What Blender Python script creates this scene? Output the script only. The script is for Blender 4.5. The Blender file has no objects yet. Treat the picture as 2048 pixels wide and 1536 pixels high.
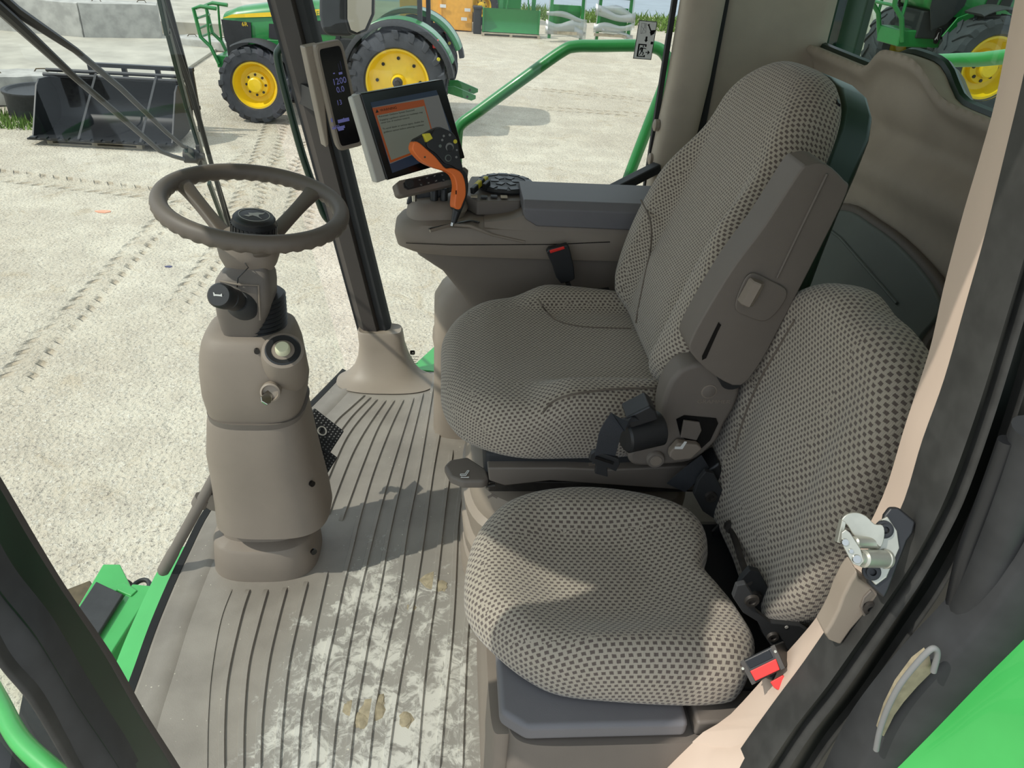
import bpy, bmesh, math, random
from mathutils import Vector, Matrix
V = Vector
random.seed(7)
sc = bpy.context.scene
COL = sc.collection
# ---------------------------------------------------------------- camera
F_PX = 1538.0
PITCH, ROLL, YAW = math.radians(31.6), math.radians(4.0), math.radians(6.0)
EYE = V((0, 0, 1.45))
FW = V((math.sin(YAW) * math.cos(PITCH), math.cos(YAW) * math.cos(PITCH), -math.sin(PITCH)))
_R = V((math.cos(YAW), -math.sin(YAW), 0)); _U = _R.cross(FW)
RT = _R * math.cos(ROLL) + _U * math.sin(ROLL)
UP = -_R * math.sin(ROLL) + _U * math.cos(ROLL)
cd = bpy.data.cameras.new('camera'); cam = bpy.data.objects.new('camera', cd); COL.objects.link(cam)
cd.sensor_fit = 'HORIZONTAL'; cd.sensor_width = 36; cd.lens = 36 * F_PX / 2048
cd.clip_start = 0.05; cd.clip_end = 400
cam.matrix_world = Matrix(((RT.x, UP.x, -FW.x, EYE.x), (RT.y, UP.y, -FW.y, EYE.y), (RT.z, UP.z, -FW.z, EYE.z), (0, 0, 0, 1)))
sc.camera = cam
# ---------------------------------------------------------------- sky, sun, exposure
w = bpy.data.worlds.new('sky'); sc.world = w; w.use_nodes = True
bg = w.node_tree.nodes['Background']; bg.inputs[0].default_value = (0.80, 0.90, 1.0, 1); bg.inputs[1].default_value = 1.25
SUND = V((0.83, 0.27, -1.0)).normalized()
sd = bpy.data.lights.new('sun', 'SUN'); sd.energy = 3.1; sd.angle = math.radians(0.6); sd.color = (1.0, 0.955, 0.88)
so = bpy.data.objects.new('sun', sd); COL.objects.link(so); so.rotation_euler = SUND.to_track_quat('-Z', 'Y').to_euler()
so.location = (-6, -2, 9)
sc.view_settings.view_transform = 'Standard'; sc.view_settings.look = 'None'
sc.view_settings.exposure = 0.05; sc.view_settings.gamma = 1; sc.view_settings.use_curve_mapping = False
sc.cycles.max_bounces = 8; sc.cycles.transparent_max_bounces = 12
GZ = -2.2      # yard level below the cab floor

def ray(px, py): return FW + RT * ((px - 1024) / F_PX) - UP * ((py - 768) / F_PX)
def at(px, py, x=None, y=None, z=None):
    """world point on the plane x=, y= or z= that stands at this place of the 2048x1536 photo"""
    d = ray(px, py)
    if x is not None: t = (x - EYE.x) / d.x
    elif y is not None: t = (y - EYE.y) / d.y
    else: t = (z - EYE.z) / d.z
    return EYE + d * t
def atp(px, py, o, n):
    d = ray(px, py); o = V(o); n = V(n)
    return EYE + d * ((o - EYE).dot(n) / d.dot(n))

# ---------------------------------------------------------------- materials
def lin(c):
    return tuple(((v / 255) / 12.92 if v / 255 <= 0.04045 else ((v / 255 + 0.055) / 1.055) ** 2.4) for v in c) + (1,)
def newmat(name):
    m = bpy.data.materials.new(name); m.use_nodes = True
    nt = m.node_tree; return m, nt, nt.nodes['Principled BSDF']
def N(nt, t, **k):
    n = nt.nodes.new(t)
    for a, b in k.items(): setattr(n, a, b)
    return n
def mth(nt, op, a, b=None, c=None):
    n = N(nt, 'ShaderNodeMath', operation=op)
    for i, v in enumerate((a, b, c)):
        if v is None: continue
        if hasattr(v, 'is_output'): nt.links.new(v, n.inputs[i])
        else: n.inputs[i].default_value = v
    return n.outputs[0]
def mixc(nt, f, a, b):
    n = N(nt, 'ShaderNodeMix', data_type='RGBA')
    for i, v in ((0, f), (6, a), (7, b)):
        if hasattr(v, 'is_output'): nt.links.new(v, n.inputs[i])
        else: n.inputs[i].default_value = v
    return n.outputs[2]
def noise(nt, scale, detail=4, rough=0.55, vec=None, dist=0):
    n = N(nt, 'ShaderNodeTexNoise'); n.inputs['Scale'].default_value = scale; n.inputs['Detail'].default_value = detail
    n.inputs['Roughness'].default_value = rough; n.inputs['Distortion'].default_value = dist
    if vec is not None: nt.links.new(vec, n.inputs['Vector'])
    return n.outputs['Fac']
def ramp(nt, f, lo, hi):
    n = N(nt, 'ShaderNodeMapRange'); n.inputs[1].default_value = lo; n.inputs[2].default_value = hi
    n.interpolation_type = 'SMOOTHSTEP'
    nt.links.new(f, n.inputs[0]); return n.outputs[0]
def bump(nt, bs, h, s=0.3, d=0.002):
    b = N(nt, 'ShaderNodeBump'); b.inputs['Strength'].default_value = s; b.inputs['Distance'].default_value = d
    nt.links.new(h, b.inputs['Height']); nt.links.new(b.outputs[0], bs.inputs['Normal'])
def pos(nt): return N(nt, 'ShaderNodeNewGeometry').outputs['Position']
def pm(name, c, rough=0.5, metal=0, var=0.12, vs=9, bs=0.0, bsc=900, coat=0, spec=0.5):
    """painted / moulded material: small colour wear and a fine grain"""
    m, nt, b = newmat(name); c = lin(c)
    f = ramp(nt, noise(nt, vs, 5, vec=pos(nt)), 0.3, 0.7)
    d = tuple(v * (1 - var) for v in c[:3]) + (1,)
    nt.links.new(mixc(nt, f, d, c), b.inputs['Base Color'])
    b.inputs['Roughness'].default_value = rough; b.inputs['Metallic'].default_value = metal
    b.inputs['Specular IOR Level'].default_value = spec
    if coat: b.inputs['Coat Weight'].default_value = coat
    if bs: bump(nt, b, noise(nt, bsc, 2, vec=pos(nt)), bs, 0.0006)
    return m
def glass(name, tint, refl=0.05):
    m = bpy.data.materials.new(name); m.use_nodes = True; nt = m.node_tree; nt.nodes.clear()
    o = N(nt, 'ShaderNodeOutputMaterial'); t = N(nt, 'ShaderNodeBsdfTransparent'); g = N(nt, 'ShaderNodeBsdfGlossy')
    t.inputs[0].default_value = tint + (1,); g.inputs['Roughness'].default_value = 0.02
    mx = N(nt, 'ShaderNodeMixShader'); mx.inputs[0].default_value = refl
    nt.links.new(t.outputs[0], mx.inputs[1]); nt.links.new(g.outputs[0], mx.inputs[2]); nt.links.new(mx.outputs[0], o.inputs[0])
    return m
def emis(name, c, s):
    m, nt, b = newmat(name); b.inputs['Base Color'].default_value = (0.01, 0.01, 0.01, 1)
    b.inputs['Emission Color'].default_value = lin(c); b.inputs['Emission Strength'].default_value = s
    b.inputs['Roughness'].default_value = 0.4; return m
def fabric(name, pu, pv):
    m, nt, b = newmat(name)
    uv = N(nt, 'ShaderNodeUVMap').outputs[0]
    wob = N(nt, 'ShaderNodeTexNoise'); wob.inputs['Scale'].default_value = 160; nt.links.new(uv, wob.inputs['Vector'])
    ad = N(nt, 'ShaderNodeVectorMath', operation='MULTIPLY_ADD'); nt.links.new(wob.outputs['Color'], ad.inputs[0])
    ad.inputs[1].default_value = (0.0022, 0.0022, 0); nt.links.new(uv, ad.inputs[2])
    s = N(nt, 'ShaderNodeSeparateXYZ'); nt.links.new(ad.outputs[0], s.inputs[0])
    u = mth(nt, 'DIVIDE', s.outputs[0], pu); v = mth(nt, 'DIVIDE', s.outputs[1], pv)
    odd = mth(nt, 'MODULO', mth(nt, 'ABSOLUTE', mth(nt, 'FLOOR', v)), 2.0)
    u2 = mth(nt, 'ADD', u, mth(nt, 'MULTIPLY', odd, 0.5))
    du = mth(nt, 'ABSOLUTE', mth(nt, 'SUBTRACT', mth(nt, 'FRACT', u2), 0.5))
    dv = mth(nt, 'ABSOLUTE', mth(nt, 'SUBTRACT', mth(nt, 'FRACT', v), 0.5))
    mu = ramp(nt, du, 0.31, 0.22); mv = ramp(nt, dv, 0.36, 0.26)
    mask = mth(nt, 'MULTIPLY', mu, mv)
    wv = mth(nt, 'ABSOLUTE', mth(nt, 'SUBTRACT', mth(nt, 'FRACT', mth(nt, 'MULTIPLY', u, 5.0)), 0.5))
    c1 = mixc(nt, wv, lin((150, 141, 127)), lin((178, 169, 154)))
    big = ramp(nt, noise(nt, 5, 4, vec=pos(nt)), 0.3, 0.7)
    c1 = mixc(nt, mth(nt, 'MULTIPLY', big, 0.2), c1, lin((150, 140, 124)))
    c2 = mixc(nt, wv, lin((88, 78, 72)), lin((106, 96, 88)))
    nt.links.new(mixc(nt, mask, c1, c2), b.inputs['Base Color'])
    b.inputs['Roughness'].default_value = 0.95; b.inputs['Specular IOR Level'].default_value = 0.1
    b.inputs['Sheen Weight'].default_value = 0.25
    h = mth(nt, 'ADD', mth(nt, 'MULTIPLY', mask, -0.8), mth(nt, 'MULTIPLY', wv, 0.5))
    bump(nt, b, h, 0.55, 0.0015)
    return m
M = {}
M['taupe'] = pm('taupe_plastic', (128, 117, 105), 0.62, bs=0.25, var=0.08)
M['taupe_d'] = pm('dark_taupe_plastic', (106, 98, 90), 0.62, bs=0.3, var=0.08)
M['taupe_l'] = pm('light_taupe_plastic', (142, 130, 116), 0.5, bs=0.15, var=0.08)
M['grey_lid'] = pm('slate_plastic', (104, 102, 104), 0.55, bs=0.3, var=0.06)
M['beige'] = pm('beige_moulding', (172, 160, 144), 0.7, bs=0.3, bsc=600, var=0.1)
M['beige_l'] = pm('pale_beige_trim', (205, 184, 166), 0.45, var=0.05)
M['slate'] = pm('slate_green_panel', (100, 108, 102), 0.6, bs=0.3, var=0.08)
M['black'] = pm('black_plastic', (30, 31, 33), 0.45, var=0.2)
M['blackm'] = pm('matt_black_plastic', (40, 41, 42), 0.75, var=0.25, bs=0.2)
M['rubber'] = pm('black_rubber', (46, 47, 48), 0.6, var=0.3, vs=25)
M['seal'] = pm('dusty_seal_rubber', (56, 56, 54), 0.5, var=0.35, vs=30)
M['post'] = pm('post_brown_black', (66, 60, 56), 0.6, var=0.1)
M['dgreen'] = pm('dark_green_black', (14, 44, 28), 0.35, var=0.3)
M['green'] = pm('green_paint', (34, 122, 56), 0.35, var=0.1, coat=0.3)
M['lgreen'] = pm('bright_green_paint', (62, 170, 82), 0.4, var=0.1, coat=0.3)
M['yellow'] = pm('yellow_paint', (235, 196, 30), 0.35, var=0.08, coat=0.3)
M['orange'] = pm('orange_plastic', (228, 112, 44), 0.45, var=0.05)
M['amber'] = pm('amber_paint', (228, 166, 62), 0.45, var=0.12)
M['tyre'] = pm('tyre_rubber', (62, 64, 68), 0.8, var=0.3, vs=6)
M['conc'] = pm('concrete', (180, 175, 160), 0.9, var=0.28, vs=1.1, bs=0.6, bsc=14)
M['block'] = pm('block_concrete', (176, 174, 166), 0.95, var=0.3, vs=4, bs=0.9, bsc=18)
M['wood'] = pm('pallet_wood', (176, 164, 142), 0.85, var=0.3, vs=8)
M['steel'] = pm('zinc_steel', (176, 176, 164), 0.32, metal=0.55, var=0.12, vs=40)
M['steel_d'] = pm('dark_steel', (70, 66, 62), 0.5, metal=0.5, var=0.35, vs=30)
M['chrome'] = pm('chrome', (190, 190, 186), 0.15, metal=1)
M['red'] = pm('red_button', (215, 40, 32), 0.35, var=0.05)
M['yel_btn'] = pm('yellow_button', (205, 190, 50), 0.5, var=0.05)
M['cream'] = pm('cream_knob', (205, 203, 170), 0.5, var=0.05)
M['belt'] = pm('belt_webbing', (44, 46, 50), 0.85, bs=0.8, bsc=500)
M['white'] = pm('white_marks', (215, 215, 210), 0.7, var=0.05)
M['greym'] = pm('grey_marks', (120, 120, 118), 0.7, var=0.05)
M['silver'] = pm('silver_bezel', (168, 166, 158), 0.5, var=0.05)
M['mirror'] = pm('mirror_face', (205, 196, 180), 0.3, metal=0.25, var=0.05, vs=3)  # beige base colour stands in for what the mirror reflects
M['grass'] = pm('grass', (110, 140, 62), 0.9, var=0.5, vs=12)
M['asphalt'] = pm('blue_grey_water', (126, 138, 146), 0.35, var=0.2, vs=0.9, bs=0.5, bsc=3)
M['mud'] = pm('dried_mud', (158, 146, 120), 0.95, var=0.3, vs=60)
M['scrap'] = pm('faded_orange_plastic', (226, 158, 128), 0.7)
M['rust'] = pm('rusty_paint', (96, 84, 62), 0.8, var=0.4, vs=20)
M['screen'] = emis('screen_grey', (150, 156, 140), 0.25)
M['screen_r'] = emis('screen_border_grey', (150, 152, 148), 0.22)
M['screen_o'] = emis('screen_orange', (214, 104, 40), 0.2)
M['screen_b'] = emis('screen_blue', (30, 44, 62), 0.5)
M['lcd'] = emis('lcd_digits', (120, 122, 190), 0.34)
M['seamc'] = pm('seam_thread', (104, 94, 84), 0.9)
M['scrblk'] = pm('screen_black', (10, 10, 12), 0.2, var=0.0)
M['glass'] = glass('clear_glass', (0.93, 0.965, 0.94), 0.035)
M['glass_r'] = glass('green_tinted_glass', (0.50, 0.62, 0.55), 0.06)
M['gloss'] = pm('gloss_black_paint', (20, 25, 22), 0.3, var=0.2)
M['wheel'] = pm('wheel_grip', (94, 85, 76), 0.55, var=0.08)
M['film'] = glass('stretch_film', (0.82, 0.85, 0.84), 0.35); M['film'].node_tree.nodes['Glossy BSDF'].inputs['Roughness'].default_value = 0.5
M['fab'] = fabric('fabric_fine', 0.0100, 0.0062)
M['fabc'] = fabric('fabric_coarse', 0.0142, 0.0088)
M['fabm'] = fabric('fabric_medium', 0.0120, 0.0074)

# ---------------------------------------------------------------- mesh tools
ORG = {}
class MB:
    def __init__(s): s.v = []; s.f = []; s.m = []; s.uv = {}; s.mi = 0
    def add(s, vs, fs):
        b = len(s.v); s.v += [V(p) for p in vs]
        for f in fs: s.f.append([b + i for i in f]); s.m.append(s.mi)
        return s
    def box(s, a, b):
        (x0, y0, z0), (x1, y1, z1) = a, b
        return s.add([(x0, y0, z0), (x1, y0, z0), (x1, y1, z0), (x0, y1, z0), (x0, y0, z1), (x1, y0, z1), (x1, y1, z1), (x0, y1, z1)],
                     [(0, 3, 2, 1), (4, 5, 6, 7), (0, 1, 5, 4), (1, 2, 6, 5), (2, 3, 7, 6), (3, 0, 4, 7)])
    def slab(s, pts, vec):
        """closed polygon given real thickness along vec"""
        pts = [V(p) for p in pts]; vec = V(vec); n = len(pts)
        nn = V((0, 0, 0))
        for i in range(n): nn += pts[i].cross(pts[(i + 1) % n])
        if nn.dot(vec) > 0: pts = pts[::-1]
        return s.add(pts + [p + vec for p in pts], [tuple(range(n)), tuple(range(2 * n - 1, n - 1, -1))] +
                     [((i + 1) % n, i, n + i, n + (i + 1) % n) for i in range(n)])
    def loft(s, rings, cap=True):
        n = len(rings[0]); vs = [p for r in rings for p in r]; fs = []
        for k in range(len(rings) - 1):
            for i in range(n):
                a = k * n + i; b = k * n + (i + 1) % n; fs.append((a, b, b + n, a + n))
        if cap: fs.append(tuple(range(n - 1, -1, -1))); fs.append(tuple(range((len(rings) - 1) * n, len(rings) * n)))
        return s.add(vs, fs)
    def tube(s, path, r, n=14, cap=True, flat=1.0, upv=None):
        path = [V(p) for p in path]; rings = []
        u = None
        for i, p in enumerate(path):
            t = (path[min(i + 1, len(path) - 1)] - path[max(i - 1, 0)]).normalized()
            if u is None:
                u = V(upv) if upv else (V((0, 0, 1)) if abs(t.z) < .9 else V((1, 0, 0)))
            u = (u - t * u.dot(t)).normalized(); b = t.cross(u)
            rr = r[i] if isinstance(r, (list, tuple)) else r
            rings.append([p + u * (math.cos(2 * math.pi * k / n) * rr * flat) + b * (math.sin(2 * math.pi * k / n) * rr) for k in range(n)])
        return s.loft(rings, cap)
    def lathe(s, o, ax, prof, n=40, ux=None, cap=True):
        """prof = [(radius, height)...] about axis ax from o"""
        o = V(o); ax = V(ax).normalized(); u = ax.orthogonal().normalized() if ux is None else V(ux).normalized(); b = ax.cross(u)
        return s.loft([[o + ax * h + (u * math.cos(2 * math.pi * k / n) + b * math.sin(2 * math.pi * k / n)) * max(r, 1e-4) for k in range(n)] for r, h in prof], cap)
    def grid(s, fn, nu, nv, closed_u=False):
        vs = [fn(i / nu, j / nv) for j in range(nv + 1) for i in range(nu + 1)]
        return s.add(vs, [(j * (nu + 1) + i, j * (nu + 1) + i + 1, (j + 1) * (nu + 1) + i + 1, (j + 1) * (nu + 1) + i) for j in range(nv) for i in range(nu)])
    def bar(s, a, b, wd, hd, upv=(0, 0, 1)):
        a, b = V(a), V(b); t = (b - a).normalized(); u = V(upv); u = (u - t * u.dot(t)).normalized(); q = t.cross(u)
        r = lambda p: [p + q * (x * wd / 2) + u * (y * hd / 2) for x, y in ((-1, -1), (1, -1), (1, 1), (-1, 1))]
        return s.loft([r(a), r(b)])
    def build(s, name, mat, parent=None, bevel=0, seg=3, smooth=True, angle=38, label=None, cat=None, group=None, kind=None, solid=0):
        me = bpy.data.meshes.new(name)
        if parent is not None: o0 = ORG[parent.name]
        else:
            xs = [p.x for p in s.v]; ys = [p.y for p in s.v]; zs = [p.z for p in s.v]
            o0 = V(((min(xs) + max(xs)) / 2, (min(ys) + max(ys)) / 2, min(zs)))
        me.from_pydata([p - o0 for p in s.v], [], s.f)
        mats = mat if isinstance(mat, (list, tuple)) else [mat]
        for k in mats: me.materials.append(M[k])
        me.polygons.foreach_set('material_index', s.m)
        if s.uv:
            ul = me.uv_layers.new(name='UVMap')
            for lp in me.loops: ul.data[lp.index].uv = s.uv.get(lp.vertex_index, (0, 0))
        bm = bmesh.new(); bm.from_mesh(me)
        if not s.uv: bmesh.ops.remove_doubles(bm, verts=bm.verts, dist=1e-6)
        bmesh.ops.recalc_face_normals(bm, faces=bm.faces); bm.to_mesh(me); bm.free()
        if smooth:
            me.polygons.foreach_set('use_smooth', [True] * len(me.polygons))
            if not bevel: me.set_sharp_from_angle(angle=math.radians(angle))
        o = bpy.data.objects.new(name, me); COL.objects.link(o)
        if parent is not None: o.parent = parent
        else: o.location = o0
        ORG[o.name] = o0
        if solid:
            md = o.modifiers.new('thick', 'SOLIDIFY'); md.thickness = solid; md.offset = 0
        if bevel:
            md = o.modifiers.new('round', 'BEVEL'); md.width = bevel; md.segments = seg; md.limit_method = 'ANGLE'
            md.angle_limit = math.radians(32); md.harden_normals = True
        tag(o, label, cat, group, kind)
        return o
def tag(o, label=None, cat=None, group=None, kind=None):
    for k, v in (('label', label), ('category', cat), ('group', group), ('kind', kind)):
        if v: o[k] = v
def thing(name, label, cat, loc, group=None):
    o = bpy.data.objects.new(name, None); COL.objects.link(o); o.location = loc; o.empty_display_size = 0.05
    ORG[o.name] = V(loc); tag(o, label, cat, group); return o
def copy_tree(o, parent=None):
    c = o.copy(); COL.objects.link(c)
    if parent is not None: c.parent = parent
    for ch in list(o.children): copy_tree(ch, c)
    return c
def sup(c, ax, ay, rx, ry, e=4, n=40):
    """superellipse ring"""
    c, ax, ay = V(c), V(ax), V(ay); out = []
    for k in range(n):
        t = 2 * math.pi * (k + .5) / n; a, b = math.cos(t), math.sin(t)
        out.append(c + ax * (math.copysign(abs(a) ** (2 / e), a) * rx) + ay * (math.copysign(abs(b) ** (2 / e), b) * ry))
    return out
X, Y, Z = V((1, 0, 0)), V((0, 1, 0)), V((0, 0, 1))
def hr(x0, x1, y0, y1, z, e=5, n=48): return sup(((x0 + x1) / 2, (y0 + y1) / 2, z), X, Y, (x1 - x0) / 2, (y1 - y0) / 2, e, n)
def cat_rom(pts, per=8, closed=False):
    pts = [V(p) for p in pts]; n = len(pts); out = []
    for i in range(n if closed else n - 1):
        g = (lambda k: pts[k % n]) if closed else (lambda k: pts[max(0, min(n - 1, k))])
        a, b, c, d = g(i - 1), g(i), g(i + 1), g(i + 2)
        for k in range(per):
            t = k / per
            out.append(0.5 * ((2 * b) + (c - a) * t + (2 * a - 5 * b + 4 * c - d) * t * t + (3 * b - a - 3 * c + d) * t ** 3))
    if not closed: out.append(pts[-1])
    return out
class Fr:
    """a flat frame: o origin, u right, v up, w out"""
    def __init__(s, o, u, v): s.o = V(o); s.u = V(u).normalized(); s.w = s.u.cross(V(v)).normalized(); s.v = s.w.cross(s.u)
    def p(s, a, b, c=0): return s.o + s.u * a + s.v * b + s.w * c
    def rect(s, mb, a0, b0, a1, b1, c0, c1): return mb.slab([s.p(a0, b0, c0), s.p(a1, b0, c0), s.p(a1, b1, c0), s.p(a0, b1, c0)], s.w * (c1 - c0))
    def poly(s, mb, pts, c0, c1): return mb.slab([s.p(a, b, c0) for a, b in pts], s.w * (c1 - c0))
    def uv(s, q): q = V(q) - s.o; return q.dot(s.u), q.dot(s.v)
def text(s, fr, a, b, size, mat, parent, depth=0.0003, w=0.0008, name='lettering', align='LEFT', sx=1, flip=False):
    cu = bpy.data.curves.new(name, 'FONT'); cu.body = s; cu.size = size; cu.extrude = depth; cu.align_x = align
    cu.resolution_u = 2
    t = bpy.data.objects.new(name + '_src', cu)
    COL.objects.link(t); dg = bpy.context.evaluated_depsgraph_get(); me = bpy.data.meshes.new_from_object(t.evaluated_get(dg))
    bpy.data.objects.remove(t)
    o0 = ORG[parent.name]
    for v in me.vertices:
        q = fr.p(a + v.co.x * sx * (-1 if flip else 1), b + v.co.y, w + v.co.z) - o0; v.co = q
    me.materials.clear(); me.materials.append(M[mat])
    o = bpy.data.objects.new(name, me); COL.objects.link(o); o.parent = parent; ORG[o.name] = o0
    return o
def cushion(outline, fr, top, bot, r, hf, seam=None, per=8, e_in=None):
    """stuffed cushion: closed 2-D outline in frame fr, dished top hf(a,b), rounded side, with fabric UVs"""
    mb = MB(); pts = cat_rom([V((a, b, 0)) for a, b in outline], per, True); n = len(pts)
    c = sum(pts, V((0, 0, 0))) / n; R = sum((p - c).length for p in pts) / n
    prof = [(k / 22 * (1 - r / R), 0) for k in range(0, 23)]
    for k in range(1, 9): th = k / 8 * math.pi / 2; prof.append((1 - r / R * (1 - math.sin(th)), -r * (1 - math.cos(th))))
    H = top - bot
    for k in range(1, 4): prof.append((1, -r - (H - 1.6 * r) * k / 3))
    for k in range(1, 5): th = k / 4 * math.pi / 2; prof.append((1 - .6 * r / R * (1 - math.cos(th)), -(H - .6 * r) - .6 * r * math.sin(th)))
    prof.append((0.5, -H)); rings = []; prev = None; arc = [0] * n; uvs = []
    for s_, dz in prof:
        ring = []
        for i, p in enumerate(pts):
            q = c + (p - c) * s_; fade = 1 if dz > -r * 1.01 else max(0, 1 + (dz + r) / (H - r) * 1.3)
            ring.append(fr.p(q.x, q.y, top + dz + hf(q.x, q.y) * fade))
        if prev: arc = [arc[i] + (ring[i] - prev[i]).length for i in range(n)]
        for i, p in enumerate(pts):
            d = (p - c).normalized(); uvs.append((c.x + d.x * arc[i], c.y + d.y * arc[i]))
        rings.append(ring); prev = ring
    mb.loft(rings, True)
    for i, u in enumerate(uvs): mb.uv[i] = u
    if seam:
        for k, f in enumerate(mb.f):
            q = sum((V((uvs[i][0], uvs[i][1], 0)) for i in f), V((0, 0, 0))) / len(f)
            if seam(q.x, q.y): mb.m[k] = 1
    return mb
# ================================================================ YARD
def ground_mat():
    m, nt, b = newmat('gravel_yard'); p = pos(nt)
    s = N(nt, 'ShaderNodeSeparateXYZ'); nt.links.new(p, s.inputs[0]); x, y = s.outputs[0], s.outputs[1]
    big = ramp(nt, noise(nt, 0.35, 6, vec=p), 0.35, 0.65); mid = ramp(nt, noise(nt, 2.2, 6, 0.65, vec=p), 0.3, 0.7)
    fine = noise(nt, 38, 3, 0.7, vec=p); peb = N(nt, 'ShaderNodeTexVoronoi'); peb.inputs['Scale'].default_value = 26; nt.links.new(p, peb.inputs['Vector'])
    c = mixc(nt, big, lin((205, 197, 178)), lin((188, 178, 159)))
    c = mixc(nt, mth(nt, 'MULTIPLY', mid, 0.6), c, lin((168, 158, 142)))
    c = mixc(nt, mth(nt, 'MULTIPLY', ramp(nt, fine, 0.5, 0.8), 0.75), c, lin((222, 218, 205)))
    spk = ramp(nt, noise(nt, 48, 2, 0.6, vec=p), 0.58, 0.68)
    st = ramp(nt, noise(nt, 1.1, 5, 0.7, vec=p, dist=1.5), 0.55, 0.68)
    c = mixc(nt, mth(nt, 'MULTIPLY', st, 0.45), c, lin((172, 156, 130)))
    c = mixc(nt, mth(nt, 'MULTIPLY', spk, 0.7), c, lin((120, 112, 104)))
    # wheel tracks: tread prints pressed in the dust along straight runs
    tot = None
    _g = lambda a, b, c, d, w_: (at(a, b, z=GZ).x, at(a, b, z=GZ).y, at(c, d, z=GZ).x, at(c, d, z=GZ).y, w_)
    for (x0, y0, x1, y1, wd) in (_g(105, 672, 335, 432, .15), _g(335, 432, 520, 300, .2), _g(348, 618, 528, 385, .13), _g(528, 385, 590, 300, .2), _g(0, 800, 110, 655, .16), (-2.6, 9.2, -3.2, 15.5, .22), (1.8, 19.6, 9, 17.6, .2), (1.9, 17.4, 9, 16.8, .2), (-1.9, 9.5, -2.4, 15.0, .2), (-9, 12.0, -3.2, 10.6, .25)):
        L = math.hypot(x1 - x0, y1 - y0); dx, dy = (x1 - x0) / L, (y1 - y0) / L
        a = mth(nt, 'ADD', mth(nt, 'MULTIPLY', mth(nt, 'SUBTRACT', x, x0), dx), mth(nt, 'MULTIPLY', mth(nt, 'SUBTRACT', y, y0), dy))
        q = mth(nt, 'SUBTRACT', mth(nt, 'MULTIPLY', mth(nt, 'SUBTRACT', x, x0), dy), mth(nt, 'MULTIPLY', mth(nt, 'SUBTRACT', y, y0), dx))
        aq = mth(nt, 'ABSOLUTE', q)
        inw = mth(nt, 'MULTIPLY', ramp(nt, aq, wd + .03, wd - .05), mth(nt, 'MULTIPLY', ramp(nt, a, -.3, .5), ramp(nt, a, L + .3, L - .5)))
        ch = mth(nt, 'SINE', mth(nt, 'MULTIPLY', mth(nt, 'ADD', a, mth(nt, 'MULTIPLY', aq, 0.8)), 2 * math.pi / 0.21))
        t = mth(nt, 'MULTIPLY', inw, mth(nt, 'ADD', mth(nt, 'MULTIPLY', mth(nt, 'MULTIPLY', ramp(nt, ch, 0.0, 0.6), ramp(nt, aq, wd * .25, wd * .8)), 1.0), 0.3))
        tot = t if tot is None else mth(nt, 'MAXIMUM', tot, t)
    tot = mth(nt, 'MULTIPLY', tot, ramp(nt, noise(nt, 3, 4, vec=p), 0.28, 0.55))
    c = mixc(nt, mth(nt, 'MULTIPLY', tot, 0.55), c, lin((158, 142, 118)))
    nt.links.new(c, b.inputs['Base Color']); b.inputs['Roughness'].default_value = 0.95; b.inputs['Specular IOR Level'].default_value = 0.15
    h = mth(nt, 'ADD', mth(nt, 'ADD', mth(nt, 'MULTIPLY', fine, 0.5), mth(nt, 'MULTIPLY', peb.outputs['Distance'], 0.35)), mth(nt, 'ADD', mth(nt, 'MULTIPLY', mid, 0.6), mth(nt, 'MULTIPLY', tot, -1.4)))
    bump(nt, b, h, 0.9, 0.04)
    return m
M['yard'] = ground_mat()
mb = MB(); mb.add([(-60, -12, GZ), (70, -12, GZ), (70, 37, GZ), (-60, 37, GZ)], [(0, 1, 2, 3)])
mb.build('yard_ground', 'yard', kind='structure')
mb = MB(); mb.add([(-80, 37, GZ - .05), (90, 37, GZ - .05), (90, 160, GZ - .05), (-80, 160, GZ - .05)], [(0, 1, 2, 3)])
mb.build('pond_water', 'asphalt', kind='structure')
# grass strip along the water
mb = MB(); mb.mi = 0
for i in range(2600):
    x = random.uniform(2.5, 14.5); y = random.uniform(33.2, 37.0) - (x > 7.5) * random.uniform(0, 2.2)
    h = random.uniform(.10, .36); a = random.uniform(0, 6.28); d = random.uniform(-.12, .12)
    u = V((math.cos(a), math.sin(a), 0)) * .035; c = V((x, y, GZ))
    mb.add([c - u, c + u, c + u * .6 + V((d, 0, h * .6)), c - u * .6 + V((d, 0, h * .6)), c + V((d * 2.2, 0, h))], [(0, 1, 2, 3), (3, 2, 4)])
mb.build('tall_grass', 'grass', smooth=False, label='tall green grass growing along the far edge of the yard', cat='grass', kind='stuff')
mb = MB()
for i in range(420):
    x = random.uniform(-8.3, -6.9); y = 14.3 + random.uniform(-.5, .5); h = random.uniform(.05, .2); a = random.uniform(0, 6.28)
    u = V((math.cos(a), math.sin(a), 0)) * .02; c = V((x, y, GZ)); mb.add([c - u, c + u, c + V((random.uniform(-.08, .08), 0, h))], [(0, 1, 2)])
mb.build('weeds', 'grass', smooth=False, label='low weeds growing beside the black bucket', cat='weeds', kind='stuff')
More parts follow.
